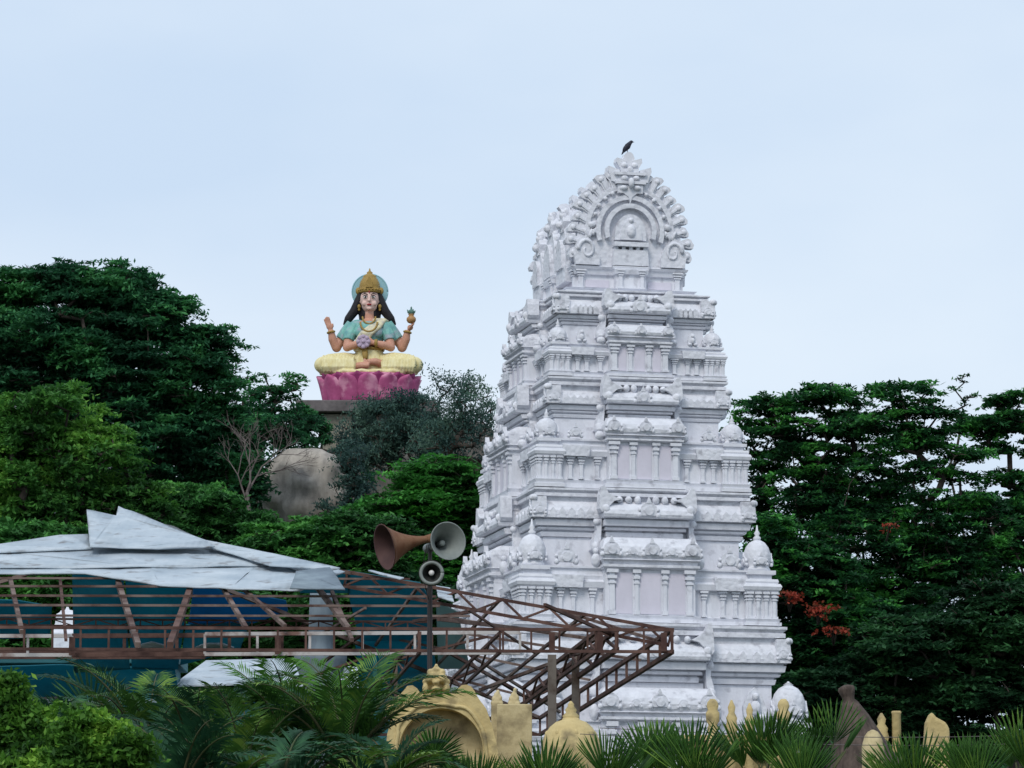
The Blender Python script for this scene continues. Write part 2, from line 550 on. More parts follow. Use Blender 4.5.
def kudu(mb, fn, u, z, r, o0, th, crest=True):
    """horseshoe ornament on a face"""
    pts = []
    for k in range(13):
        a = R(-35 + 250 * k / 12)
        pts.append((u + r * math.cos(a), z + r * math.sin(a)))
    mb.prism(pts, lambda a, b, t: fn(a, t, b), o0 - .05, o0 + th)
    pts = [(u + r * .55 * math.cos(R(30 * k)), z + r * .55 * math.sin(R(30 * k))) for k in range(12)]
    mb.prism(pts, lambda a, b, t: fn(a, t, b), o0 + th - .01, o0 + th * 1.5)
    if crest:
        mb.prism([(u - r * .32, z + r * .85), (u + r * .32, z + r * .85), (u + r * .12, z + r * 1.35), (u, z + r * 1.65), (u - r * .12, z + r * 1.35)],
                 lambda a, b, t: fn(a, t, b), o0, o0 + th * 1.2)
    for s in (-1, 1):
        for dz, rr in ((-.55, .34), (.1, .24)):
            c = fn(u + s * r * 1.1, o0 + th * .4, z + r * dz)
            mb.ball(c, r * rr, 7, 5)


def figure(mb, fn, u, z0, h, o):
    """little seated stucco figure with a backplate, worn by many coats of lime"""
    mb.prism([(u - h * .33, z0), (u + h * .33, z0), (u + h * .36, z0 + h * .45), (u + h * .2, z0 + h * .85), (u, z0 + h * 1.05), (u - h * .2, z0 + h * .85), (u - h * .36, z0 + h * .45)],
             lambda a, b, t: fn(a, t, b), o - .05, o + h * .12)
    mb.ball(fn(u, o + h * .2, z0 + h * .42), (h * .17, h * .14, h * .24), 8, 6)
    mb.ball(fn(u, o + h * .22, z0 + h * .76), h * .12, 8, 6)
    mb.ball(fn(u - h * .2, o + h * .22, z0 + h * .14), (h * .17, h * .15, h * .1), 7, 5)
    mb.ball(fn(u + h * .2, o + h * .22, z0 + h * .14), (h * .17, h * .15, h * .1), 7, 5)


def turret_mesh(wt, zb, zp0, zp1, zc, zd0, zd1, zf):
    """square corner pavilion, local origin at its centre; wt = half width"""
    body = MB()
    r = lambda h, z: [(-h, -h, z), (h, -h, z), (h, h, z), (-h, h, z)]
    body.loft([r(wt * 1.0, zb), r(wt * 1.0, zb + (zp0 - zb) * .45), r(wt * .9, zb + (zp0 - zb) * .5), r(wt * .98, zp0 - .01), r(wt * .86, zp0)])
    body.loft([r(wt * .72, zp0 - .02), r(wt * .72, zp1 + .02)])
    for k in range(4):
        fn = face_fn(k, wt * .72, wt * .72)
        for u in (-.66, -.22, .22, .66):
            pilaster(body, fn, u * wt, zp0, zp1, wt * .2, wt * .14)
    hc = zc - zp1
    body.loft([r(wt * .86, zp1), r(wt * .98, zp1 + hc * .15), r(wt * 1.04, zp1 + hc * .4), r(wt * .97, zp1 + hc * .62), r(wt * .86, zp1 + hc * .66), r(wt * .9, zp1 + hc * .8), r(wt * .86, zc)])
    hb = zd0 - zc
    body.loft([r(wt * .6, zc - .01), r(wt * .6, zc + hb * .5), r(wt * .78, zc + hb * .55), r(wt * .78, zd0)])
    dome = MB()
    hd = zd1 - zd0
    prof = [(.66, 0), (.70, .06), (.64, .12), (.60, .16), (.69, .26), (.73, .42), (.70, .60), (.60, .77), (.42, .91), (.22, .98), (.14, 1.0)]
    dome.lathe([(a * wt, zd0 + b * hd) for a, b in prof], n=24, rib=.035, nr=8)
    for k in range(4):
        a = k * PI / 2
        fn = (lambda A: (lambda u, o, z: Vector((math.cos(A) * u + math.sin(A) * o, math.sin(A) * u - math.cos(A) * o, z))))(a)
        kudu(dome, fn, 0, zd0 + hd * .3, wt * .3, wt * .62, wt * .14, True)
    hf = zf - zd1
    fin = MB()
    fin.lathe([(wt * .16, zd1 - .02), (wt * .22, zd1 + hf * .15), (wt * .1, zd1 + hf * .3), (wt * .17, zd1 + hf * .45), (wt * .07, zd1 + hf * .65), (wt * .03, zf)], n=10)
    return body, dome, fin


def storey(S):
    n = S['n']
    # row levels -> metres at the turret plane
    zb, w_t = lev(S['yb'], S['hw'])
    zp0 = lev(S['yp0'], S['hw'])[0]
    zp1 = lev(S['yp1'], S['hw'])[0]
    zc = lev(S['yc'], S['hw'])[0]
    zd0 = lev(S['yd0'], S['hw'])[0]
    zd1 = lev(S['yd1'], S['hw'])[0]
    zf = lev(S['yf'], S['hw'])[0]
    zu0, wu = lev(S['yu0'], S['hwu'])      # top of the upper wall, where ledges begin
    zk0, wk = lev(S['yk0'], S['hwk'])      # underside of the rolled cornice
    zk1 = lev(S['yk1'], S['hwk'])[0]
    zl1, wl = lev(S['yl1'], S['hwl'])      # top of the ledges
    bay = S['bay'] / F * 112
    bayk = S['bayk'] / F * 112
    zbc0 = lev(S['ybc0'], S['hw'])[0]
    zbc1 = lev(S['ybc1'], S['hw'])[0]
    zbr = lev(S['ybr'], S['hw'])[0]
    wt = S['tw'] / F * 112 / 2
    rec = wt * .55                          # how far the wall lies behind the turrets
    ww = w_t - rec
    core = MB()
    bp = .34

    def cp(wv, bx, b_, z):            # wall ring whose bay face stays in one plane
        return plan(wv, bx, b_ - (wv - ww), z)
    # base course, wall, wall head
    core.loft([plan(ww + .10, bay + .08, bp + .02, zb), plan(ww + .10, bay + .08, bp + .02, zb + (zp0 - zb) * .5), plan(ww + .03, bay + .02, bp, zb + (zp0 - zb) * .55),
               plan(ww + .07, bay + .06, bp, zp0), plan(ww, bay - .06, bp - .05, zp0 + .02), plan(ww, bay - .06, bp - .05, zp1),
               cp(ww + .12, bay - .06, bp - .05, zp1 + .02), cp(ww + .16, bay - .06, bp - .05, zp1 + (zc - zp1) * .5), cp(ww + .04, bay - .06, bp - .05, zp1 + (zc - zp1) * .7),
               cp(ww + .07, bay - .06, bp - .05, zc), cp(ww + .02, bay - .05, bp - .06, zc + .02),
               cp(ww + .02, bay - .05, bp - .06, zd0 - .06), cp(ww + .09, bay - .05, bp - .06, zd0 - .05), cp(ww + .09, bay - .05, bp - .06, zd0),
               plan(wu - .07, bay - .1, bp - .1, zd0 + .02), plan(wu - .07, bay - .1, bp - .1, zu0)])
    # stepped ledges under the cornice
    hs = (zk0 - zu0)
    r = []
    for i, (ta, tb, tc) in enumerate(((0, .26, .36), (.36, .50, .58), (.58, .90, .99))):
        wa = wu - .04 + (wk - wu - .03) * (.25, .6, 1.0)[i]
        ba = bayk * (.88 + .04 * i)
        r += [plan(wa - .03, ba, .26 + .05 * i, zu0 + hs * ta + .01), plan(wa, ba, .26 + .05 * i, zu0 + hs * (tb - .05)), plan(wa, ba, .26 + .05 * i, zu0 + hs * tb),
              plan(wa - .055, ba - .03, .24 + .05 * i, zu0 + hs * (tb + .01)), plan(wa - .055, ba - .03, .24 + .05 * i, zu0 + hs * tc)]
    core.loft(r)
    part = core.build('storey', M['lime'], tower)
    # rolled cornice and ledges above
    kc = MB()
    hk = zk1 - zk0
    kc.loft([plan(wk - .05, bayk * .98, .42, zk0), plan(wk, bayk, .46, zk0 + hk * .04), plan(wk + .02, bayk + .02, .47, zk0 + hk * .2), plan(wk, bayk, .46, zk0 + hk * .45),
             plan(wk - .06, bayk - .04, .42, zk0 + hk * .72), plan(wk - .14, bayk - .1, .34, zk0 + hk * .92), plan(wk - .18, bayk - .14, .3, zk1)])
    hl = zl1 - zk1
    kc.loft([plan(wl - .12, bayk - .1, .25, zk1 - .01), plan(wl - .12, bayk - .1, .25, zk1 + hl * .35), plan(wl, bayk - .02, .3, zk1 + hl * .38), plan(wl, bayk - .02, .3, zk1 + hl * .62),
             plan(wl - .06, bayk - .06, .26, zk1 + hl * .66), plan(wl + .04, bayk - .02, .3, zk1 + hl * .84), plan(wl + .04, bayk - .02, .3, zl1 - .004)])
    kp = kc.build('cornice', M['carved'], part)
    # carved pieces on the rolled cornice
    for k in range(4):
        dk = wk + DEL
        fn = face_fn(k, wk, dk)
        L = wk if k in (0, 2) else dk
        bb = bayk if k in (0, 2) else bayk * (dk / wk) * .98
        zm = zk0 + hk * .42
        fz = MB()
        kudu(fz, fn, 0, zm, hk * .5, .44, .07)
        nkn = 7 if k in (0, 2) else 9
        for i in range(nkn):
            u = -bb * .62 + bb * 1.24 * i / (nkn - 1)
            if abs(u) > .12 and k < 2:
                kb = MB()
                kb.ball(fn(u, .25, zk1 + hl * .12), (.10, .10, random.uniform(.09, .13)), 8, 6)
                kb.build('knob', M['carved'], kp)
        fz.build('frieze', M['carved'], kp)
        for s in (-1, 1):
            if k < 2:
                rl = MB()
                for i in range(5):
                    u = s * (bb + .3 + (L - bb - .85) * i / 4)
                    rl.prism([(u - .1, zk0 + .01), (u + .1, zk0 + .01), (u + .09, zm), (u, zm + hk * .2), (u - .09, zm)], lambda a, b, t: fn(a, t, b), -.2, .035)
                rl.bar(fn(s * (bb + .15), .0, zk0 + .03), fn(s * (L - .4), .0, zk0 + .03), .05, .05)
                rl.build('relief_row', M['carved'], kp)
            # rolled-back leaf that rises at each end of the bay
            hn = MB()
            hn.prism([(s * (bb + .06), zk0 + hk * .3), (s * (bb - .12), zk0 + hk * .62), (s * (bb - .30), zk1 - hk * .02), (s * (bb - .5), zk1 + hl * .08), (s * (bb - .3), zk1 + hl * .28), (s * (bb - .12), zk1 + hl * .55), (s * (bb - .04), zk1 + hl * 1.0), (s * (bb + .07), zk1 + hl * 1.02), (s * (bb + .12), zk1 + hl * .4), (s * (bb + .14), zk0 + hk * .5)],
                     lambda a, b, t: fn(a, t, b), .10, .44)
            hn.ball(fn(s * (bb - .05), .42, zk0 + hk * .5), (.13, .08, .13), 8, 6)
            hn.build('scroll_horn', M['carved'], kp)
            cb = MB()
            cb.prism([(s * (L - .40), zk0 + hk * .02), (s * (L + .03), zk0 + hk * .02), (s * (L + .035), zk0 + hk * .5), (s * (L + .01), zk1 - hk * .1), (s * (L - .01), zk1 + hl * .3), (s * (L - .36), zk1 + hl * .3), (s * (L - .38), zk0 + hk * .6)], lambda a, b, t: fn(a, t, b), -.3, .04)
            kudu(cb, fn, s * (L - .18), zm, hk * .3, .04, .035, True)
            cb.ball(fn(s * (L - .03), .03, zk1 + hl * .2), (.09, .08, .09), 7, 5)
            cb.ball(fn(s * (L - .33), .03, zk0 + hk * .2), (.06, .05, .09), 7, 5)
            cb.build('corner_block', M['carved'], kp)
            # scroll bracket leaning between bay and ledges
            sb_ = MB()
            sb_.prism([(s * (bb + .04), zu0 - .42), (s * (bb + .26), zu0 - .36), (s * (bb + .2), zu0 - .05), (s * (bb + .12), zu0 + hs * .35), (s * (bb + .2), zk0 - .01), (s * (bb - .02), zk0 - .01), (s * (bb + .0), zu0 + hs * .2)], lambda a, b, t: fn(a, t, b), -.4, .08)
            sb_.ball(fn(s * (bb + .14), .04, zu0 - .3), (.15, .12, .17), 8, 6)
            sb_.ball(fn(s * (bb + .12), .06, zk0 - .1), (.11, .1, .1), 8, 6)
            sb_.build('scroll_bracket', M['carved'], part)
    # bay cornice + barrel roof
    for k in (0, 1, 2, 3):
        dk = ww + DEL
        fn = face_fn(k, ww, dk)
        bb = bay if k in (0, 2) else bay * (dk / ww) * .98
        rr = MB()

        def rect(hx, o, z):
            return [fn(-hx, -.3, z), fn(hx, -.3, z), fn(hx, o, z), fn(-hx, o, z)]
        hb = zbc1 - zbc0
        rr.loft([rect(bb - .02, bp, zbc0), rect(bb + .03, bp + .12, zbc0 + hb * .2), rect(bb + .03, bp + .12, zbc0 + hb * .45), rect(bb - .02, bp + .03, zbc0 + hb * .5), rect(bb + .0, bp + .06, zbc0 + hb * .75), rect(bb + .06, bp + .16, zbc1 - .02), rect(bb + .04, bp + .14, zbc1)])
        hr = zbr - zbc1
        rings = []
        for t, o in ((0, .10), (.12, .15), (.3, .17), (.55, .12), (.78, 0.0), (.94, -.16), (1.0, -.26)):
            rings.append(rect(bb - .02 + min(o, .1) * .6, bp + o, zbc1 + hr * t))
        rr.loft(rings)
        kudu(rr, fn, 0, zbc1 + hr * .38, hr * .34, bp + .1, .1)
        for s in (-1, 1):
            kudu(rr, fn, s * (bb - hr * .3), zbc1 + hr * .38, hr * .36, bp + .1, .1, k < 2)
            if S['n'] < 2:
                kudu(rr, fn, s * bb * .42, zbc1 + hr * .3, hr * .2, bp + .12, .06, False)
        rr.build('bay_roof', M['carved'], part)
        # smooth panels between the bay pilasters
        pm = MB()
        us = [-bb * .82, -bb * .3, bb * .3, bb * .82]
        hpil = zbc0 - zp0
        if k < 2:
            for i in range(3):
                pm.prism([(us[i] + .12, zp0 + hpil * .04), (us[i + 1] - .12, zp0 + hpil * .04), (us[i + 1] - .12, zp0 + hpil * .93), (us[i] + .12, zp0 + hpil * .93)],
                         lambda a, b, t: fn(a, t, b), bp - .1, bp - .028)
            pm.build('wall_panel', M['lime2'], part)
        # tall bay body
        bd = MB()
        bd.loft([[fn(-bb + .07, -.2, z), fn(bb - .07, -.2, z), fn(bb - .07, bp - .045, z), fn(-bb + .07, bp - .045, z)] for z in (zp0 + .03, zbc0 + .01)])
        if k < 2: bd.build('bay_wall', M['lime'], part)
        merged = MB()
        for i, u in enumerate(us):
            mb = MB() if k < 2 else merged
            pilaster(mb, (lambda a, o, z, fn=fn: fn(a, o + bp - .045, z)), u, zp0 + .02, zbc0, .17 if i in (0, 3) else .12, .09 if i in (0, 3) else .07)
            if k < 2: mb.build('pilaster', M['lime'], part)
        L = (ww if k in (0, 2) else dk) - wt * .9
        mid = (bb + L) / 2
        gap = (L - bb)
        for s in (-1, 1):
            for u in (bb + gap * .15, mid + gap * -.02, mid + gap * .2):
                mb = MB() if k < 2 else merged
                pilaster(mb, fn, s * u, zp0 + .02, zp1, .12, .09)
                if k < 2: mb.build('pilaster', M['lime'], part)
        if k >= 2: merged.build('pilaster', M['lime'], part)
        # small niche head + figure between bay and turret
        for s in (-1, 1):
            sm = MB()
            u = s * (mid + gap * .1)
            a0 = gap * .26
            sm.prism([(u - a0, zp1 + .01), (u + a0, zp1 + .01), (u + a0 * 1.1, zc), (u - a0 * 1.1, zc)], lambda a, b, t: fn(a, t, b), 0, .22)
            hh = (zd1 - zd0) * .78
            if S['n'] in (1, 2) or k == 1:
                kudu(sm, fn, u, zd0 + hh * .36, hh * .36, .03, .10)
            else:
                figure(sm, fn, u, zd0, hh * 1.1, .03)
            sm.build('niche_ornament', M['carved'], part)
            sm = MB()
            sm.ball(fn(s * (bb + .14), .05, zd0 + hh * .25), (.14, .14, hh * .3), 8, 6)
            sm.ball(fn(s * (bb + .14), .05, zd0 + hh * .62), (.09, .09, hh * .14), 8, 6)
            sm.build('guardian_lump', M['carved'], part)
    # corner turrets
    cxs = w_t - wt
    cys = w_t + DEL - wt
    a, b, c = turret_mesh(wt, zb, zp0, zp1, zc, zd0, zd1, zf)
    t0 = a.build('corner_turret', M['lime'], part)
    d0 = b.build('dome', M['carved'], part)
    f0 = c.build('finial', M['lime'], part)
    first = True
    for sx in (-1, 1):
        for sy in (-1, 1):
            for o in (t0, d0, f0):
                q = o if first else o.copy()
                if not first: C.objects.link(q)
                q.location = (sx * cxs, sy * cys, 0)
            first = False
    return zl1


ST = [
    dict(n=0, yb=792, yp0=783, yp1=744, yc=730, yd0=720, yd1=681, yf=677, hw=163, tw=47, yu0=683, hwu=127, yk0=661, yk1=642, hwk=139, yl1=624, hwl=136, bay=57, bayk=54, ybc0=722, ybc1=712, ybr=687),
    dict(n=1, yb=623, yp0=616, yp1=589, yc=576, yd0=567, yd1=535, yf=520, hw=133, tw=38, yu0=539, hwu=101, yk0=520, yk1=503, hwk=111, yl1=490, hwl=108, bay=48, bayk=45, ybc0=570, ybc1=560, ybr=537),
    dict(n=2, yb=489, yp0=481, yp1=458, yc=447, yd0=440, yd1=419, yf=410, hw=109, tw=31, yu0=420, hwu=85, yk0=406, yk1=392, hwk=91, yl1=379, hwl=89, bay=38.5, bayk=36.5, ybc0=443, ybc1=436, ybr=417),
    dict(n=3, yb=378, yp0=373, yp1=357, yc=349, yd0=344, yd1=328, yf=320, hw=90, tw=25, yu0=327, hwu=73, yk0=316, yk1=301, hwk=79, yl1=293, hwl=75, bay=32, bayk=31.5, ybc0=346, ybc1=338, ybr=324),
]
for S in ST:
    storey(S)
# plain lower mass that carries the storeys down to the ground
lo = MB()
zb0, wb0 = lev(792, 158)
lo.loft([plan(wb0 + .9, 2.2, .4, 0), plan(wb0 + .9, 2.2, .4, .8), plan(wb0 + .7, 2.1, .38, .85), plan(wb0 + .7, 2.1, .38, 1.5), plan(wb0 + .35, 1.9, .36, 1.6), plan(wb0 + .35, 1.9, .36, zb0 - .6),
         plan(wb0 + .55, 2.0, .4, zb0 - .5), plan(wb0 + .5, 1.95, .4, zb0 - .2), plan(wb0 + .2, 1.85, .36, zb0 - .1), plan(wb0 + .2, 1.85, .36, zb0 + .01)])
lo.build('base_storey', M['lime'], tower)


# neck under the gable roof
def top():
    z0, w0 = lev(295, 66)
    z1, w1 = lev(289, 67)
    z2, w2 = lev(288, 52)
    z3, _ = lev(271, 53)
    z4, w4 = lev(267, 59)
    nk = MB()
    pl = lambda wv, bx, bp, z: plan(wv, bx, bp, z)
    b = 15.5 / F * 112
    nk.loft([pl(w0, b * 1.3, .04, z0 - .08), pl(w0, b * 1.3, .04, z1 - .08), pl(w0 - .08, b, .1, z1 - .07), pl(w1 - .03, b, .1, z1), pl(w2, b, .28, z1 + .01), pl(w2, b, .28, z3 - .16), pl(w2 + .08, b * 1.1, .28, z3 - .15), pl(w2 + .12, b * 1.15, .28, z3 - .02),
             pl(w4 - .04, b * 1.2, .16, z3), pl(w4, b * 1.25, .14, z4 - .02), pl(w4 - .02, b * 1.2, .12, z4)])
    part = nk.build('neck', M['lime'], tower)
    for k in range(4):
        dd = w2 + DEL
        fn = face_fn(k, w2, dd)
        L = w2 if k in (0, 2) else dd
        bb = b if k in (0, 2) else b * dd / w2
        for s in (-1, 1):
            mb = MB()
            pilaster(mb, fn, s * (L - .1), z1 + .02, z3 - .02, .16, .11)
            mb.build('pilaster', M['lime'], part)
            mb = MB()
            pilaster(mb, (lambda a, o, z, fn=fn: fn(a, o + .28, z)), s * (bb * .72), z1 + .02, z3 - .02, .12, .09)
            mb.build('pilaster', M['lime'], part)
            pn = MB()
            pn.prism([(s * (bb + .14), z1 + .08), (s * (L - .26), z1 + .08), (s * (L - .26), z3 - .3), (s * (bb + .14), z3 - .3)], lambda a, c, t: fn(a, t, c), -.04, .03)
            pn.build('wall_panel', M['lime2'], part)
    # barrel roof, ridge running from front to back
    d4 = w4 + DEL
    zt = lev(178, 20)[0]
    H = zt - z4
    wr = w4 * .90
    arch = []
    for i in range(25):
        a = PI * i / 24
        # horseshoe: slightly wider above the foot, drawn up to a point
        x = math.cos(a)
        z = math.sin(a)
        arch.append((wr * (x * (1.0 + .05 * z * (1 - z) * 2)), z4 + H * .96 * (z ** .86)))
    br = MB()
    br.prism(arch, lambda u, v, t: Vector((u * .93, t, z4 + (v - z4) * .93)), -d4 + .25, d4 - .25)
    # ribs along the barrel
    for yy in (-.62, -.2, .2, .62):
        br.prism(arch, lambda u, v, t: Vector((u * .96, t + yy * d4, z4 + (v - z4) * .955)), -.09, .09)
    roof = br.build('barrel_roof', M['lime'], tower)

    def gable(s):
        gm = MB()
        yq = s * (d4 - .22)
        fn = (lambda u, v, t: Vector((u * -s, yq + s * t, v)))
        gm.prism(arch, fn, -.12, .12)
        # inner raised rings
        for rr, o in ((.86, .2), (.66, .27), (.50, .32)):
            ring = []
            for i in range(21):
                a = R(-18 + 216 * i / 20)
                ring.append((wr * rr * .98 * math.cos(a), z4 + H * .37 + H * .56 * rr * math.sin(a)))
            inner = [(u * (rr - .085) / rr, z4 + H * .37 + (v - z4 - H * .37) * (rr - .085) / rr) for u, v in ring]
            for i in range(20):
                q = [ring[i], ring[i + 1], inner[i + 1], inner[i]]
                gm.prism(q, fn, .1, o)
        for i in range(15):                 # beads between the rings
            a = R(-5 + 190 * i / 14)
            gm.ball(fn(wr * .70 * math.cos(a), z4 + H * .37 + H * .43 * math.sin(a), .2), .065, 6, 5)
        g_ = gm.build('gable', M['carved'], tower)
        # flame petals along the rim
        for i in range(21):
            pm = MB()
            a = R(-6 + 192 * i / 20)
            if 76 < math.degrees(a) < 104: continue
            cxp = wr * .90 * math.cos(a)
            czp = z4 + H * .20 + H * .67 * math.sin(a)
            big = 1.0 + .15 * math.sin(i * 2.1)
            L = .40 * big
            aa = a + (.25 if math.cos(a) > 0 else -.25) * (1 - abs(math.sin(a))) * .6
            prof = [(-.4, -.06), (.1, -.08), (.45, -.125), (.8, -.15), (1.0, -.10), (1.12, .06), (1.02, .15), (.76, .13), (.45, .07), (.1, .06), (-.4, .06)]
            pts = []
            for q, wd_ in prof:
                sgn = 1 if math.cos(a) < 0 else -1
                pts.append((cxp + math.cos(aa) * L * q - math.sin(aa) * wd_ * 1.05 * sgn, czp + math.sin(aa) * L * q + math.cos(aa) * wd_ * 1.05 * sgn))
            pm.prism(pts, fn, -.10, .17)
            pm.ball(fn(cxp + math.cos(aa) * L * .75, czp + math.sin(aa) * L * .75, .17), (.085, .06, .085), 7, 5)
            pm.bar(fn(cxp - math.cos(aa) * .12, czp - math.sin(aa) * .12, .17), fn(cxp + math.cos(aa) * L * .6, czp + math.sin(aa) * L * .6, .19), .04, .05)
            pm.build('flame_petal', M['lime'], g_)
        # makara scrolls at the feet
        for sd_ in (-1, 1):
            sm = MB()
            pts = [(sd_ * wr * (.56 + .02), z4 + .02), (sd_ * wr * 1.03, z4 + .02), (sd_ * wr * 1.07, z4 + H * .12), (sd_ * wr * 1.0, z4 + H * .26), (sd_ * wr * .84, z4 + H * .31), (sd_ * wr * .66, z4 + H * .22), (sd_ * wr * .58, z4 + H * .1)]
            sm.prism(pts, fn, .1, .26)
            pr = [fn(sd_ * wr * (.82 + .17 * (1 - i / 22) * math.cos(i * .42)), z4 + H * (.155 + .12 * (1 - i / 22) * math.sin(i * .42)), .27) for i in range(18)]
            sm.tube(pr, [.06 * (1 - i / 30) for i in range(18)], 6)
            pr = [fn(sd_ * wr * (.66 + .03 * i), z4 + H * (.33 + .05 * math.sin(i * 1.1)), .22) for i in range(8)]
            sm.tube(pr, .05, 6)
            sm.ball(fn(sd_ * wr * .72, z4 + H * .42, .18), (.13, .1, .1), 8, 6)
            sm.ball(fn(sd_ * wr * .62, z4 + H * .36, .18), (.09, .08, .14), 8, 6)
            sm.build('scrollwork', M['carved'], g_)
        # small shrine niche in the middle
        nm = MB()
        bw = wr * .34
        nm.prism([(-bw, z4 + .02), (bw, z4 + .02), (bw * .94, z4 + H * .17), (-bw * .94, z4 + H * .17)], fn, .1, .34)
        nm.prism([(-bw * .95, z4 + H * .2), (bw * .95, z4 + H * .2), (bw * .95, z4 + H * .245), (-bw * .95, z4 + H * .245)], fn, .1, .42)
        for q in (-.8, -.4, 0, .4, .8):
            nm.prism([(bw * q - .05, z4 + H * .16), (bw * q + .05, z4 + H * .16), (bw * q + .05, z4 + H * .21), (bw * q - .05, z4 + H * .21)], fn, .1, .33)
        dm = [(bw * .88 * math.cos(R(180 * i / 14)), z4 + H * .27 + H * .27 * math.sin(R(180 * i / 14)) ** .8) for i in range(15)]
        nm.prism(dm, fn, .1, .3)
        dm = [(bw * .6 * math.cos(R(180 * i / 14)), z4 + H * .27 + H * .2 * math.sin(R(180 * i / 14)) ** .8) for i in range(15)]
        nm.prism(dm, fn, .28, .36)
        nm.ball(fn(0, z4 + H * .36, .36), (.14, .1, .2), 8, 6)
        nm.ball(fn(0, z4 + H * .47, .34), .085, 8, 6)
        nm.build('niche', M['carved'], g_)
        # face mask crest
        cm = MB()
        zc0 = z4 + H * .80
        u0 = H * .01

        def blk(a, b, c, d_, t0=-.25, t1=.28):
            cm.prism([(a, zc0 + c), (b, zc0 + c), (b * 1.03, zc0 + d_), (a * 1.03, zc0 + d_)], fn, t0, t1)
        blk(-.36, .36, -.12, .12, -.3, .30)
        blk(-.44, .44, .14, .22, -.3, .36)
        blk(-.33, .33, .22, .42, -.25, .26)
        blk(-.46, .46, .40, .48, -.28, .34)
        blk(-.26, .26, .48, .60, -.22, .24)
        for sd_ in (-1, 1):
            cm.prism([(sd_ * .30, zc0 + .18), (sd_ * .54, zc0 + .22), (sd_ * .56, zc0 + .34), (sd_ * .64, zc0 + .52), (sd_ * .62, zc0 + .66), (sd_ * .44, zc0 + .60), (sd_ * .30, zc0 + .56)], fn, -.2, .25)
            cm.prism([(sd_ * .10, zc0 + .58), (sd_ * .26, zc0 + .60), (sd_ * .38, zc0 + .80), (sd_ * .36, zc0 + .92), (sd_ * .22, zc0 + .88), (sd_ * .1, zc0 + .84)], fn, -.16, .2)
            cm.ball(fn(sd_ * .17, zc0 + .3, .3), (.11, .1, .09), 8, 6)
            cm.ball(fn(sd_ * .2, zc0 + .02, .3), (.12, .1, .08), 8, 6)
            cm.ball(fn(sd_ * .15, zc0 + .70, .2), (.1, .08, .09), 8, 6)
            cm.ball(fn(sd_ * .42, zc0 + .1, .1), (.1, .1, .12), 8, 6)
        cm.ball(fn(0, zc0 + .16, .4), (.09, .1, .15), 8, 6)
        cm.ball(fn(0, zc0 + .55, .26), (.1, .08, .12), 8, 6)
        cm.prism([(-.16, zc0 + .6), (.16, zc0 + .6), (.17, zc0 + .90), (.12, zc0 + 1.04), (.05, zc0 + 1.1), (-.05, zc0 + 1.1), (-.12, zc0 + 1.04), (-.17, zc0 + .90)], fn, -.14, .16)
        cm.prism([(-.2, zc0 - .12), (.2, zc0 - .12), (.05, zc0 - .24), (0, zc0 - .42), (-.05, zc0 - .24)], fn, .1, .3)
        cm.build('crest', M['lime'], g_)
        return zc0 + 1.1, fn
    zc_, fnF = gable(-1)
    gable(1)

    # dormer gables on the long sides
    for s in (-1, 1):
        for yc, sc, dz in ((-.52 * d4, .70, 0), (.10 * d4, .80, 0), (.72 * d4, .62, -.0)):
            dm = MB()
            fn = (lambda u, v, t: Vector((s * t, yc + u * s, v)))
            aw = .75 * sc
            ah = H * .62 * sc
            a2 = [(aw * math.cos(PI * i / 14), z4 + .04 + ah * math.sin(PI * i / 14) ** .85) for i in range(15)]
            dm.prism(a2, fn, wr * .35, wr + .16)
            dm.prism([(u * .72, z4 + .04 + (v - z4 - .04) * .72) for u, v in a2], fn, wr + .1, wr + .28)
            for i in range(11):
                a = R(4 + 172 * i / 10)
                dm.ball(fn(aw * 1.02 * math.cos(a), z4 + ah * .98 * math.sin(a) ** .85, wr + .06), (.10, .10, .13), 7, 5)
            zz = z4 + ah
            dm.prism([(-.17, zz - .1), (.17, zz - .1), (.27, zz + .2), (.2, zz + .34), (.08, zz + .3), (.1, zz + .5), (0, zz + .6), (-.1, zz + .5), (-.08, zz + .3), (-.2, zz + .34), (-.27, zz + .2)], fn, wr - .02, wr + .2)
            dm.ball(fn(0, zz + .2, wr + .0), (.16, .2, .24), 8, 6)
            dm.ball(fn(0, zz + .5, wr + .05), (.1, .12, .14), 8, 6)
            dm.ball(fn(0, zz + .12, wr + .24), .12, 8, 6)
            dm.ball(fn(0, zz + .4, wr + .12), .13, 8, 6)
            dm.build('side_gable', M['carved'], roof)
            kd = MB()
            f2 = face_fn(1 if s < 0 else 3, wr, d4)
            # corbelled foot that carries the dormer out over the neck
            kd.prism([(-aw, z4 - .38), (aw, z4 - .38), (aw * 1.1, z4 + .06), (-aw * 1.1, z4 + .06)], fn, wr * .9, wr + .22)
            kd.build('bracket', M['carved'], roof)
    return zc_, fnF


ZT, fnF = top()
tipw = Matrix.Translation((TX, TY, 0)) @ Matrix.Rotation(TH, 4, 'Z') @ fnF(0, ZT, 0)

# ------------------------------------------------------------------ bird on the crest
bird = empty('bird', tipw + Vector((0, 0, -.02)), R(0))
tag(bird, 'small dark bird perched on the very top of the white tower', 'bird')
bb = MB()
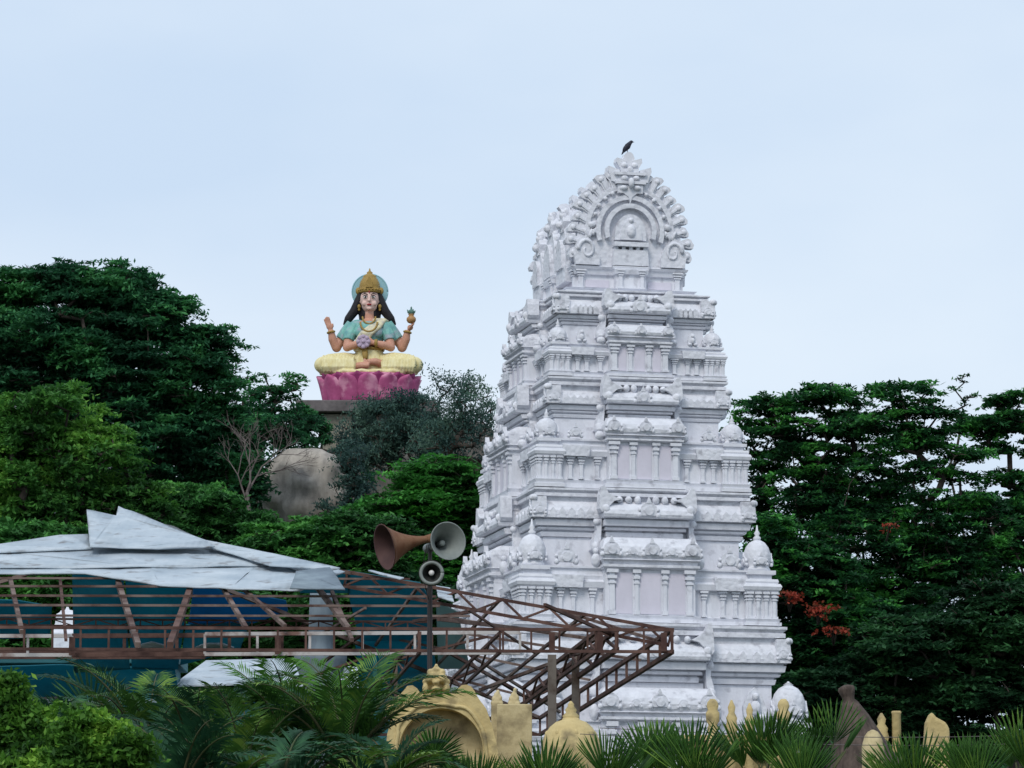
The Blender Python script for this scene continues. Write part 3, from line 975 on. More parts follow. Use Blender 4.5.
# body leaning up to the right, long tail to lower left
pts = [(-.17, 0, -.02), (-.13, 0, .05), (-.07, 0, .13), (.0, 0, .22), (.05, 0, .29), (.09, 0, .335), (.12, 0, .35)]
bb.tube(pts, [.012, .03, .065, .09, .065, .05, .035], 10)
bb.ball((.105, 0, .35), (.052, .045, .045), 10, 8)
bb.tube([(.14, 0, .352), (.19, 0, .338)], [.02, .004], 6)
bb.build('body', M['bird'], bird)
for s in (-1, 1):
    wg = MB()
    wg.ball((0, 0, 0), (.15, .022, .06), 10, 7, Matrix.Translation((-.045, s * .065, .19)) @ Matrix.Rotation(R(-52), 4, 'Y'))
    wg.build('wing', M['bird'], bird)
    lg = MB()
    lg.tube([(-.01, s * .03, .14), (.0, s * .03, .06), (-.005, s * .03, -.0)], .01, 6)
    lg.tube([(-.03, s * .03, .003), (.05, s * .03, .003)], .009, 5)
    lg.build('leg', M['dark'], bird)


# ------------------------------------------------------------------ rocks and the statue
def boulder(name, c, r, seed, mt, sub=4, amp=.28, rot=0):
    bm = bmesh.new()
    bmesh.ops.create_icosphere(bm, subdivisions=sub, radius=1.0)
    for v in bm.verts:
        p = v.co.copy()
        k = 1 + amp * noise.noise(p * 1.1 + Vector((seed, 0, 0))) + amp * .35 * noise.noise(p * 3.1 + Vector((0, seed, 0))) + amp * .12 * noise.noise(p * 8 + Vector((0, 0, seed)))
        v.co = Vector((p.x * r[0], p.y * r[1], p.z * r[2])) * k
    for f in bm.faces: f.smooth = True
    me = bpy.data.meshes.new(name)
    bm.to_mesh(me)
    bm.free()
    me.materials.append(mt)
    o = bpy.data.objects.new(name, me)
    o.location = c
    o.rotation_euler = (0, 0, rot)
    C.objects.link(o)
    return o


SY = 190.0
U = SY / F * 1.05        # metres per pixel at the statue
c = P(309, 494, 172); tag(boulder('boulder', c, (1.75, 2.0, 1.8), 6.4, M['rock'], amp=.5, rot=.6), 'large bare grey brown boulder on the slope left below the statue', 'boulder')
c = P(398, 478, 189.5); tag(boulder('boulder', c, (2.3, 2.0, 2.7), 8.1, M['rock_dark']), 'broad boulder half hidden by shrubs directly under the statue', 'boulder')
c = P(352, 560, 165); tag(boulder('boulder', c, (1.6, 1.6, 1.0), 5.7, M['rock']), 'low boulder between green shrubs at the foot of the slope', 'boulder')
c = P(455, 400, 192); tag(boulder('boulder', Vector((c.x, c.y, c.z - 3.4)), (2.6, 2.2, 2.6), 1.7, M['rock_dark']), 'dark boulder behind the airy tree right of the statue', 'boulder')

pier = MB()
a = P(320, 470, 188); b = P(350, 413, 188)
rr_ = []
for z, k in ((a.z - 3, .9), (a.z, .95), ((a.z + b.z) / 2, 1.0), (b.z, .97)):
    cx = (a.x + b.x) / 2 + .1
    hw = (b.x - a.x) / 2 * k
    rr_.append([(cx - hw, 188.2, z), (cx + hw, 188.2, z), (cx + hw, 191, z), (cx - hw, 191, z)])
pier.loft(rr_)
tag(pier.build('stone_pier', M['masonry'], bevel=.08), 'pale rubble masonry pier holding up the statue slab', 'pier')

slab = MB()
a = P(296, 402, 188); b = P(436, 402, 188)
zt = P(369, 400.5, 187.9).z
slab.loft([[(x, y, z) for x, y in ((a.x, 187.7), (b.x, 187.7), (b.x, 194.5), (a.x, 194.5))] for z in (zt - .55, zt)])
slab.loft([[(x, y, z) for x, y in ((a.x + .9, 188.6), (b.x - .6, 188.6), (b.x - .6, 193.5), (a.x + .9, 193.5))] for z in (zt - 1.05, zt - .53)])
tag(slab.build('platform_slab', M['concrete'], bevel=.04), 'dark weathered concrete platform slab beneath the statue', 'platform')

statue = empty('statue', (P(369, 400, 189.6).x, 189.6, zt))
statue.scale = (U, U, U)
tag(statue, 'giant painted seated four armed statue in yellow sari on a magenta lotus', 'statue')
LZ = 28.0                  # lotus height in pixel units; statue local z: 0 = slab


def remesh(mb, name, mt, parent, voxel=.6, smooth=6):
    me = bpy.data.meshes.new(name)
    me.from_pydata(mb.v, [], mb.f)
    bm = bmesh.new(); bm.from_mesh(me); bmesh.ops.recalc_face_normals(bm, faces=bm.faces); bm.to_mesh(me); bm.free()
    o = bpy.data.objects.new(name, me)
    C.objects.link(o)
    r = o.modifiers.new('r', 'REMESH'); r.mode = 'VOXEL'; r.voxel_size = voxel
    s = o.modifiers.new('s', 'SMOOTH'); s.iterations = smooth; s.factor = .5
    dg = bpy.context.evaluated_depsgraph_get()
    m2 = bpy.data.meshes.new_from_object(o.evaluated_get(dg))
    o.modifiers.clear()
    o.data = m2
    m2.materials.clear(); m2.materials.append(mt)
    m2.polygons.foreach_set('use_smooth', [True] * len(m2.polygons))
    if parent: o.parent = parent
    return o


# lotus seat
lt = MB()
prof = [(34, 0), (36, 3), (38, 14), (43, 22), (46, 26), (45.5, 28.0), (20, 28.6)]
lt.lathe(prof, n=48, sy=.70, rib=.012, nr=16)
lot = lt.build('lotus_seat', M['lotus'], statue)


def petal(mb, a, rx, ry, z0, z1, wd, lean, curl):
    ca, sa = math.cos(a), math.sin(a)
    tx = Vector((-sa * rx, ca * ry, 0)).normalized()
    no = Vector((ca / rx, sa / ry, 0)).normalized()
    base = Vector((ca * rx, sa * ry, 0))
    rings = []
    for i in range(9):
        t = i / 8
        wv = wd * (.72 + .5 * math.sin(PI * min(t * .9 + .05, 1))) * (1 if t < .8 else math.sqrt(max(0.02, 1 - ((t - .8) / .2) ** 2)))
        z = z0 + (z1 - z0) * t
        off = lean * t + curl * t ** 4
        row = []
        for j in range(-4, 5):
            q = j / 4
            row.append(base + tx * (q * wv) + no * (off - (q * q) * wd * .55 * (1 - .3 * t)) + Vector((0, 0, z)))
        back = [p - no * 2.2 for p in reversed(row)]
        rings.append(row + back)
    mb.loft(rings, smooth=True)


for i in range(14):
    pt = MB()
    petal(pt, 2 * PI * (i + .5) / 14, 44.5, 31, -.5, 26.8 + random.uniform(-.6, .6), 9.6, 5.0, 2.6)
    pt.build('petal', M['lotus'], lot)
for i in range(14):
    pt = MB()
    petal(pt, 2 * PI * i / 14, 42, 28, 0, 28.8, 8.4, 6.5, 2.0)
    pt.build('petal', M['lotus_deep'], lot)

Z0 = LZ
# body: head, neck, torso, four arms with hands, feet, all one surface
_t = M['skin'].node_tree
_b = _t.nodes['Principled BSDF']
_src = _b.inputs['Base Color'].links[0].from_socket
_tc = _t.nodes.new('ShaderNodeTexCoord'); _sx = _t.nodes.new('ShaderNodeSeparateXYZ'); _mr = _t.nodes.new('ShaderNodeMapRange'); _mm = _t.nodes.new('ShaderNodeMix')
_mm.data_type = 'RGBA'
_mr.inputs[1].default_value = LZ + 60; _mr.inputs[2].default_value = LZ + 66
_t.links.new(_tc.outputs['Object'], _sx.inputs[0]); _t.links.new(_sx.outputs['Z'], _mr.inputs[0]); _t.links.new(_mr.outputs[0], _mm.inputs[0])
_t.links.new(_src, _mm.inputs[6]); _mm.inputs[7].default_value = (.72, .50, .44, 1)
_t.links.new(_mm.outputs[2], _b.inputs['Base Color'])
b = MB()
V3 = lambda x, y, z: (x, y, z + Z0)
b.tube([V3(0, 0, 4), V3(0, 0, 14), V3(0, -1, 24), V3(0, -1, 34), V3(0, 0, 44), V3(0, 1, 52), V3(0, 1, 56)], [13, 14, 11.5, 12.5, 15, 12, 6], 16)
b.ball(V3(-10.5, 0, 49), (8.5, 7, 6.5), 12, 8)
b.ball(V3(10.5, 0, 49), (8.5, 7, 6.5), 12, 8)
b.tube([V3(0, 0, 52), V3(0, -.5, 66)], [5.2, 4.6], 12)
HB = b
for s in (-1, 1):
    # rear arm: out, down, forearm up
    b.tube([V3(s * 16, 1, 50), V3(s * 23, 2, 42), V3(s * 31, 1, 30)], [6, 5.4, 4.4], 12)
    b.ball(V3(s * 31.5, 1, 29), 4.8, 10, 8)
    b.tube([V3(s * 31.5, 1, 29), V3(s * 35.5, -2, 37), V3(s * 37, -4, 45)], [4.8, 4.2, 2.8], 12)
    # front arm: forearm across to the middle
    b.tube([V3(s * 15, -2, 48), V3(s * 19, -6, 38), V3(s * 21, -9, 28)], [5.6, 5, 4.2], 12)
    b.ball(V3(s * 21, -9, 27.5), 4.3, 10, 8)
    b.tube([V3(s * 21, -9, 27.5), V3(s * 13, -14, 29), V3(s * 5 - 1, -16, 31)], [4.2, 3.8, 2.6], 12)


def hand(mb, o, up, side, nrm, L=8.0, curl=.15, thumb=1):
    """palm with four fingers of unequal length and a side thumb"""
    o = Vector(o); up = Vector(up).normalized(); side = Vector(side).normalized(); nrm = Vector(nrm).normalized()
    for q in (-1.5, -.5, .5, 1.5):
        mb.tube([o + side * q * .6, o + side * q * 1.2 + up * L * .5], [1.25, 1.25], 8)
        ln = L * (.62 - .06 * abs(q - .5)) * (.9 if q < -1 else 1)
        p0 = o + side * q * 1.25 + up * L * .45
        p1 = p0 + up * ln * .5 + nrm * ln * curl * .3 + side * q * .25
        p2 = p1 + up * ln * .5 * (1 - curl) + nrm * ln * curl * .9 + side * q * .15
        mb.tube([p0, p1, p2], [1.05, .95, .72], 8)
    if L > 9:
        mb.ball(o + up * L * .28, (3.0, 1.6, L * .30), 10, 8)
    t0 = o + side * 1.4 * thumb + up * .8
    t1 = t0 + side * 2.0 * thumb + up * 1.8 + nrm * .6
    t2 = t1 + side * .7 * thumb + up * 2.6 + nrm * .6
    mb.tube([t0, t1, t2], [1.3, 1.1, .8], 8)


hand(b, V3(-37.5, -4.5, 45.5), (-.34, -.05, 1), (1, 0, .2), (0, -1, 0), 12.5, .08, 1)
hand(b, V3(37.5, -5, 45.5), (.75, -.2, .65), (0.3, -1, 0), (-.5, 0, .85), 9.5, .5, 1)
hand(b, V3(-5, -16.5, 31), (1, -.2, .1), (0, 0, 1), (0, 1, 0), 7, .3, 1)
hand(b, V3(4, -16.5, 31), (-1, -.2, .1), (0, 0, 1), (0, 1, 0), 7, .3, 1)
# crossed feet
b.tube([V3(14, -14, 10), V3(6, -20, 12), V3(-1, -22, 11.5)], [4, 3.4, 2.4], 10)
for q in range(5):
    b.ball(V3(-2.8 - .2 * q, -22.5 + q * .2, 9.5 + q * 1.1), (1.6, 1.1, .7), 8, 6)
b.tube([V3(-14, -16, 7), V3(-6, -22, 8), V3(1, -24, 7.5)], [4, 3.4, 2.2], 10)
# head
b.ball(V3(0, 0, 76), (9.3, 9.5, 11.5), 18, 14)
b.ball(V3(0, -1.5, 69), (7.4, 7.5, 6.5), 16, 12)
b.ball(V3(0, -7.6, 65.5), (2.6, 2.0, 1.8), 10, 8)
b.tube([V3(0, -9.0, 78), V3(0, -10.6, 74), V3(0, -11.2, 72)], [.8, 1.1, 1.5], 8)
for s in (-1, 1):
    b.ball(V3(s * 9.3, 0, 74), (1.3, 1.9, 3.2), 8, 6)
    b.ball(V3(s * 4.6, -7.0, 70.5), (2.8, 2.2, 2.6), 8, 6)
body = remesh(b, 'body', M['skin'], statue, .55, 4)

fc = MB()
for s in (-1, 1):
    e = MB(); e.ball(V3(s * 3.7, -9.1, 76.4), (2.1, 1.0, 1.1), 12, 8)
    eo = e.build('eye', M['whitepaint'], body)
    e = MB(); e.ball(V3(s * 3.6, -9.75, 76.4), (.9, .6, .95), 10, 8); e.build('iris', M['hair'], body)
    e = MB(); e.tube([V3(s * 1.5, -9.9, 78.9), V3(s * 4, -9.6, 80.0), V3(s * 6.8, -8.0, 79.0)], [.4, .55, .3], 6); e.build('eyebrow', M['hair'], body)
    e = MB(); e.tube([V3(s * 1.5, -10.0, 77.0), V3(s * 3.7, -10.1, 77.9), V3(s * 6.2, -8.8, 77.0)], [.25, .35, .25], 6); e.build('eyelid', M['hair'], body)
    e = MB(); e.ball(V3(s * 10, -1.5, 68.5), (1.7, 1.7, 2.2), 10, 8); e.ball(V3(s * 10, -1.5, 65.4), (1.2, 1.2, 1.4), 8, 6); e.build('earring', M['gold'], body)
    e = MB(); e.lathe([(3.4, -1), (4.2, -.6), (4.2, .6), (3.4, 1)], Matrix.Translation(V3(s * 36.8, -3.8, 43)) @ Matrix.Rotation(R(s * 12), 4, 'Y'), 14); e.build('bangle', M['gold'], body)
    e = MB(); e.lathe([(2.9, -1.6), (4.1, -1.1), (4.1, 1.1), (2.9, 1.6)], Matrix.Translation(V3(s * 8 - 1, -15.4, 30.3)) @ Matrix.Rotation(R(90), 4, 'Y'), 14); e.build('bangle', M['gold'], body)
e = MB(); e.ball(V3(0, -9.5, 69.2), (2.5, .9, .85), 10, 8); e.build('lips', M['lips'], body)
e = MB(); e.ball(V3(0, -9.9, 81.5), (.7, .5, 1.3), 8, 6); e.build('forehead_mark', M['lips'], body)
# hair
h = MB()
h.ball(V3(0, 2.5, 77), (11, 9.5, 11), 16, 12)
for s in (-1, 1):
    h.tube([V3(s * 8.5, 1, 82), V3(s * 11, 2, 74), V3(s * 14.5, 3, 65), V3(s * 20.5, 4, 57), V3(s * 24, 6, 51)], [3, 4.2, 4.8, 4.2, 2.2], 10)
h.tube([V3(0, 6, 76), V3(0, 7, 62), V3(0, 8, 46)], [9, 11, 9], 12)
remesh(h, 'hair', M['hair'], statue, .7, 3)
# crown
k = MB()
k.lathe([(9.8, 82.5), (10.8, 83.5), (10.6, 86), (9.6, 87), (10, 89), (9.2, 93), (7.2, 97), (6.4, 98), (6.4, 99.5), (4.2, 101), (2.6, 102), (2.8, 103.2), (1.0, 104.5), (.5, 107)], Matrix.Translation((0, 0, Z0 - 1)), 24, sy=.92, rib=.02, nr=12)
for i in range(9):
    a_ = R(200 + 140 * i / 8)
    k.ball(V3(10.6 * math.cos(a_), 9.8 * math.sin(a_), 84.5), 1.1, 7, 5)
k.prism([(-3.5, 86 + Z0), (3.5, 86 + Z0), (2.6, 92 + Z0), (0, 97 + Z0), (-2.6, 92 + Z0)], lambda u, v, t: (u, t, v), -10.4, -7)
for s in (-1, 1):
    k.ball(V3(s * 11, 0, 84), (2.6, 2, 3.6), 8, 6)
k.build('crown', M['gold'], statue)
# halo
hl = MB()
hl.lathe([(17.2, -.9), (17.2, .9)], Matrix.Translation(V3(0, 10.5, 85)) @ Matrix.Rotation(R(90), 4, 'X'), 40, smooth=False)
hal = hl.build('halo', M['halo'], statue)
hl = MB()
hl.tube([V3(17.2 * math.cos(2 * PI * i / 40), 10, 85 + 17.2 * math.sin(2 * PI * i / 40)) for i in range(41)], .8, 6)
hl.build('rim', M['halo'], hal)
# blouse
bl = MB()
bl.tube([V3(0, 0, 33), V3(0, 0, 38), V3(0, .3, 45), V3(0, 1, 51), V3(0, 1, 54.5)], [13.0, 14.6, 15.8, 13.4, 8.2], 16)
for s in (-1, 1):
    bl.ball(V3(s * 7, -9.5, 42), (6.8, 5.5, 6.3), 12, 8)
    bl.ball(V3(s * 11, 0, 49), (9.4, 7.8, 7.0), 12, 8)
    bl.tube([V3(s * 15.5, .5, 50.5), V3(s * 22, 1, 42.5), V3(s * 26.5, 1, 36)], [7.4, 7.2, 6.8], 12)
    bl.tube([V3(s * 14, -2, 49), V3(s * 19, -6, 39), V3(s * 20, -8, 34)], [6.6, 6.1, 5.4], 12)
remesh(bl, 'blouse', M['sblouse'], statue, .6, 3)
# draped cloth over one shoulder
dr = MB()
for off in (-5.6, -3.4, -1.1, 1.1, 3.4):
    dr.tube([V3(15 + off * .8, 4, 54), V3(11 + off, -5, 54.5), V3(6 + off, -13.4, 46), V3(-1 + off, -15.4, 40), V3(-7 + off, -13.0, 31), V3(-10 + off * .6, -9, 24)], [2.0, 2.3, 2.4, 2.3, 2.2, 1.8], 10)
remesh(dr, 'sash', M['sdrape'], statue, .6, 2)
nk = MB()
for rr3, zz, th in ((8.0, 51, .9), (10.5, 45, 1.0)):
    nk.tube([V3(rr3 * .78 * math.cos(R(180 + 180 * i / 16)), -10.6 - 2.6 * math.sin(R(180 * i / 16)) - (51 - zz) * .62, zz + 6 - rr3 * .9 * math.sin(R(180 * i / 16))) for i in range(17)], th, 8)
nk.ball(V3(0, -15.6, 39), (2.2, 1.3, 3), 10, 8)
nk.build('necklace', M['gold'], statue)
# legs wrapped in the yellow sari
sr = MB()
sr.tube([V3(0, 0, 2), V3(0, 0, 14), V3(0, -1, 22), V3(0, -1, 27)], [20, 17, 14, 12.6], 18)
for s in (-1, 1):
    sr.tube([V3(s * 8, 0, 11), V3(s * 24, -6, 12), V3(s * 38, -12, 11), V3(s * 45, -14, 9)], [11, 11, 9.5, 7.5], 16)
    sr.ball(V3(s * 42.5, -13, 9.5), (10, 8, 8.5), 14, 10)
    sr.tube([V3(s * 43, -14, 8), V3(s * 28, -18, 7.5), V3(s * 12, -18, 7.5)], [7.5, 7.6, 5.5], 14)
    # folds
    for i in range(11):
        u = 14 + i * 2.9
        sr.tube([V3(s * u, -15 - (u - 14) * .16, 19.5 - abs(u - 30) * .12), V3(s * (u + 1), -22.3, 13), V3(s * (u + .5), -24.4, 6), V3(s * (u - 1), -22.5, 1)], [.9, 1.7, 1.7, 1.0], 7)
sr.tube([V3(49 * math.cos(R(200 + 140 * i / 20)), -1 + 27 * math.sin(R(200 + 140 * i / 20)), 1.5 + .7 * math.sin(i * 2.3)) for i in range(21)], 2.0, 8)
remesh(sr, 'sari', M['ssari'], statue, .7, 2)
wb = MB()
wb.tube([V3(13.4 * math.cos(2 * PI * i / 28), -1 + 13.2 * math.sin(2 * PI * i / 28), 26) for i in range(29)], 1.6, 8)
wb.tube([V3(-4, -14, 26), V3(-3.5, -17, 20), V3(-3, -20.5, 14)], [2.6, 3, 2.0], 8)
wb.build('waist_belt', M['gold'], statue)
# rosette held in front
rs = MB()
MR = Matrix.Translation(V3(-5, -20.5, 31)) @ Matrix.Rotation(R(90), 4, 'X')
rs.lathe([(6.4, -1.2), (6.8, 0), (5.6, 1.4), (2.4, 1.8)], MR, 20)
for i in range(8):
    a_ = 2 * PI * i / 8
    rs.ball((5.0 * math.cos(a_), 5.0 * math.sin(a_), 1.2), (2.1, 2.1, 1.1), 8, 6, MR)
rs.ball((0, 0, 2), (1.9, 1.9, 1.2), 8, 6, MR)
rs.build('rosette', M['lilac'], statue)
# pot on the raised hand
pt = MB()
pt.lathe([(1.6, 0), (3.4, .8), (4.6, 3), (4.4, 5.2), (2.6, 7), (2.2, 7.8), (3.2, 8.6), (2.6, 9)], Matrix.Translation(V3(40.5, -7.5, 51)), 18)
po = pt.build('pot', M['potpaint'], statue)
pt = MB()
pt.ball(V3(40.5, -7.5, 62), (2.6, 2.6, 3.0), 10, 8)
for i in range(6):
    a_ = 2 * PI * i / 6
    pt.tube([V3(40.5, -7.5, 59), V3(40.5 + 2.6 * math.cos(a_), -7 + 2.6 * math.sin(a_), 62), V3(40.5 + 4 * math.cos(a_), -7 + 3.6 * math.sin(a_), 63.6 + (i % 2))], [.9, 1.5, .3], 6)
pt.ball(V3(40.5, -7.5, 65.6), (.9, .9, 1.9), 8, 6)
pt.build('leaves', M['greenpaint'], po)


# ------------------------------------------------------------------ trees
def leaves_at(cen, nrm_jit, ln, wd, flat=.35):
    """diamond leaf faces; mostly level, drooping a little"""
    n = len(cen)
    yaw = rng.uniform(0, 2 * PI, n)
    pit = rng.normal(-.25, nrm_jit, n)
    rol = rng.normal(0, nrm_jit, n)
    L = ln * rng.uniform(.6, 1.3, n)
    W = wd * rng.uniform(.7, 1.3, n)
    d = np.stack([np.cos(yaw) * np.cos(pit), np.sin(yaw) * np.cos(pit), np.sin(pit)], 1)
    s = np.stack([-np.sin(yaw), np.cos(yaw), np.zeros(n)], 1)
    u = np.cross(d, s)
    s = s * np.cos(rol)[:, None] + u * np.sin(rol)[:, None]
    V = np.empty((n, 4, 3))
    V[:, 0] = cen - d * L[:, None] * .5
    V[:, 1] = cen + s * W[:, None] * .5 + d * L[:, None] * .05
    V[:, 2] = cen + d * L[:, None] * .5
    V[:, 3] = cen - s * W[:, None] * .5 + d * L[:, None] * .05
    return V


def clump_points(c, r, n, flat, sprays=7):
    """points on drooping sprays that radiate from a clump centre"""
    pts = []
    k = max(3, sprays)
    for i in range(k):
        a = rng.uniform(0, 2 * PI)
        e = rng.uniform(-.3, .75)
        R_ = r * rng.uniform(.65, 1.15)
        m = n // k
        t = rng.uniform(.1, 1, m) ** .8
        dx = np.cos(a) * np.cos(e) * t * R_
        dy = np.sin(a) * np.cos(e) * t * R_
        dz = (np.sin(e) * t + .45 * (1 - t * t) - .15) * R_ * flat * 1.5
        w_ = .20 * r * (1.1 - .5 * t)
        q = np.stack([dx, dy, dz], 1) + rng.normal(0, 1, (m, 3)) * np.stack([w_, w_, w_ * flat * .55], 1)
        pts.append(q)
    return np.concatenate(pts) + np.array(c)


def blobs_to_clumps(blobs, Y, dy, cr, dens):
    out = []
    for bl in blobs:
        px, py, rx, ry = bl[:4]
        n = int(dens * rx * ry / 100)
        mpp = Y / F
        for _ in range(max(3, n)):
            while True:
                q = rng.uniform(-1, 1, 3)
                l = (q ** 2).sum()
                if l < 1: break
            l = math.sqrt(l)
            if rng.random() < .65: q = q / max(l, .05) * rng.uniform(.72, 1.12)
            yy = Y + q[1] * dy * (rx * mpp) * .8
            p = P(px + q[0] * rx, py - q[2] * ry, yy)
            out.append(np.array(p))
    return out


def skeleton(base, clumps, tr, mb, trunk_top=None, wiggle=.35):
    """grow limbs from the base to every clump; radii follow how much each limb carries"""
    base = np.array(base, float)
    cl = np.array(clumps)
    top = cl.mean(0)
    low = cl[:, 2].min()
    fz = trunk_top if trunk_top else base[2] + (low - base[2]) * .8 + .2 * (top[2] - low)
    nodes = [base, base * [.8, .8, 0] + np.array([top[0], top[1], 0]) * [.2, .2, 0] + np.array([0, 0, base[2] + (fz - base[2]) * .5]), np.array([base[0] * .55 + top[0] * .45, base[1] * .55 + top[1] * .45, fz])]
    par = [-1, 0, 1]
    order = np.argsort(((cl - nodes[2]) ** 2).sum(1))
    ends = []
    for i in order:
        c = cl[i]
        N = np.array(nodes[2:])
        d = ((N - c) ** 2).sum(1)
        pen = np.where(N[:, 2] > c[2] + .3, 12.0, 0)
        j = int(np.argmin(d + pen)) + 2
        a = nodes[j]
        L = np.linalg.norm(c - a)
        if L > 1.2:
            mid = (a + c) / 2 + rng.normal(0, wiggle * .3 * L / 2, 3) + np.array([0, 0, .08 * L])
            nodes.append(mid); par.append(j); j = len(nodes) - 1
        nodes.append(c); par.append(j); ends.append(len(nodes) - 1)
    cnt = np.zeros(len(nodes))
    for e in ends: cnt[e] += 1
    for i in range(len(nodes) - 1, 0, -1):
        cnt[par[i]] += cnt[i]
    tot = cnt[0]
    rad = np.maximum(tr * (cnt / tot) ** .45, tr * .035)
    rad[0] = tr * 1.25
    for i in range(1, len(nodes)):
        j = par[i]
        mb.tube([nodes[j], nodes[i]], [min(rad[j], rad[i] * 1.5), rad[i]], 7 if rad[i] > .08 else 5, cap=False)


def tree(name, label, cat, blobs, Y, mt, base=None, cr=1.0, dens=5.0, per=260, leaf=(.30, .13), flat=.45, jit=.35, tr=.3, bark='bark', dy=1.0, group=None, sprays=7, leafname='crown', noskel=False, twigs=True):
    cl = blobs_to_clumps(blobs, Y, dy, cr, dens)
    if base is None:
        m = np.mean(cl, 0)
        base = (m[0], m[1], terrain(m[0], m[1]) - .2)
    root = empty(name, base)
    off = np.array(base)
    pts = []
    for c in cl:
        k = rng.uniform(.55, 1.25)
        pts.append(clump_points(c, cr * k, int(per * k ** 1.6), flat, sprays))
    cen = np.concatenate(pts)
    quads_obj(leafname, leaves_at(cen, jit, *leaf) - off, mt, root)
    mb = MB()
    skeleton(base, cl, tr, mb)
    if twigs:
        for c in cl[::2]:
            for _ in range(2):
                d = rng.normal(0, 1, 3); d[2] = abs(d[2]) * .5
                d = d / np.linalg.norm(d) * cr * .55
                mb.tube([c, c + d * .5 + [0, 0, .05], c + d], [.03, .02, .008], 4, cap=False)
    mb.v = [tuple(np.array(v) - off) for v in mb.v]
    mb.build('trunk', M[bark], root, fix=False)
    tag(root, label, cat, group)
    return root


# left side of the hill
tree('tree', 'big dark green tree that tops the left side of the hill', 'tree',
     [(65, 345, 88, 66), (135, 365, 82, 66), (20, 420, 80, 90), (185, 400, 46, 62), (110, 440, 100, 62), (60, 288, 55, 20), (118, 290, 42, 20), (160, 320, 40, 20), (208, 345, 26, 18), (15, 300, 40, 24), (212, 450, 34, 46)],
     152, M['leaf_dark'], cr=1.0, dens=3.5, per=250, leaf=(.28, .11), flat=.42, jit=.4, tr=.4, dy=.9)
tree('tree', 'yellow green leafy tree at the left edge below the big dark tree', 'tree',
     [(48, 425, 52, 38), (28, 470, 60, 52), (95, 480, 46, 50), (60, 520, 72, 34), (140, 515, 34, 30)],
     126, M['leaf_light'], cr=.75, dens=3.3, per=190, leaf=(.22, .10), flat=.5, jit=.5, tr=.28)
tree('tree', 'small dark tree on the ridge close left of the statue platform', 'tree',
     [(258, 388, 24, 12), (272, 402, 34, 18), (245, 425, 30, 26), (300, 420, 18, 14), (288, 388, 14, 9)], 172, M['leaf_dark'], cr=.7, dens=3.4, per=130, leaf=(.26, .10), flat=.5, tr=.2)
tree('tree', 'dark tree filling the hollow between the ridge and the boulder', 'tree',
     [(230, 460, 30, 34), (190, 480, 40, 30), (280, 432, 24, 10), (245, 485, 20, 26)], 168, M['leaf_dark'], cr=.95, dens=4.0, per=240, leaf=(.28, .12), flat=.5, tr=.25)

# bare pale tree
bt = MB()
bs = P(248, 492, 150)
base = np.array([bs.x, bs.y, terrain(bs.x, bs.y) - .2])


def branch(p, d, L, r, depth):
    q = p
    pts = [q]
    dd = d
    for i in range(3):
        dd = (dd + Vector((random.gauss(0, .12), random.gauss(0, .12), random.gauss(.02, .08)))).normalized()
        q = q + dd * L / 3
        pts.append(q)
    bt.tube(pts, [r, r * .85, r * .72, r * .6], 6, cap=False)
    if depth > 0:
        for s in range(3 if depth > 1 else 4):
            nd = (dd + Vector((random.gauss(0, .5), random.gauss(0, .4), random.gauss(.1, .3)))).normalized()
            branch(pts[-1] if s < 2 else pts[2], nd, L * random.uniform(.62, .85), r * .58, depth - 1)


bt.tube([base, P(250, 520, 150), P(247, 492, 150)], [.12, .08, .065], 8, cap=False)
branch(P(247, 492, 150), Vector((.10, 0, 1)), 1.15, .055, 4)
branch(P(246, 495, 150), Vector((.5, 0, .8)), 1.25, .05, 4)
branch(P(246, 500, 150), Vector((-.45, 0, .9)), 1.0, .045, 3)
o = bt.build('bare_tree', M['palebark'], fix=False)
tag(o, 'leafless pale branching tree left of the large boulder', 'tree')

# statue shrubs
tree('shrub', 'grey green feathery shrub growing in front of the statue base', 'shrub',
     [(388, 428, 40, 24), (365, 450, 32, 22), (405, 410, 30, 12), (415, 450, 34, 26)], 178, M['leaf_grey'], cr=.75, dens=5.6, per=190, leaf=(.17, .06), flat=.9, jit=.8, tr=.13, sprays=9)
tree('airy_tree', 'open feathery tree against the sky right of the statue', 'tree',
     [(464, 392, 16, 16), (452, 418, 28, 22), (478, 415, 18, 20), (438, 440, 26, 22), (470, 445, 26, 20), (440, 392, 9, 9)], 170, M['leaf_grey'], cr=.8, dens=4.0, per=120, leaf=(.17, .06), flat=1.1, jit=.8, tr=.16, sprays=9)
tree('shrub', 'low dull shrub in the gap between boulder and pier', 'shrub',
     [(352, 462, 20, 18), (354, 488, 20, 22), (340, 512, 24, 12), (366, 510, 26, 20)], 169, M['leaf_grey'], cr=.6, dens=4.0, per=120, leaf=(.17, .07), flat=.9, jit=.7, tr=.1)

tree('shrub', 'dark leafy shrub between the round boulder and the pier', 'shrub',
     [(290, 426, 24, 12), (312, 434, 22, 12), (290, 446, 22, 10), (348, 455, 16, 14), (356, 478, 14, 20)], 183, M['leaf_dark'], cr=.55, dens=7, per=150, leaf=(.2, .09), flat=.7, jit=.6, tr=.1)

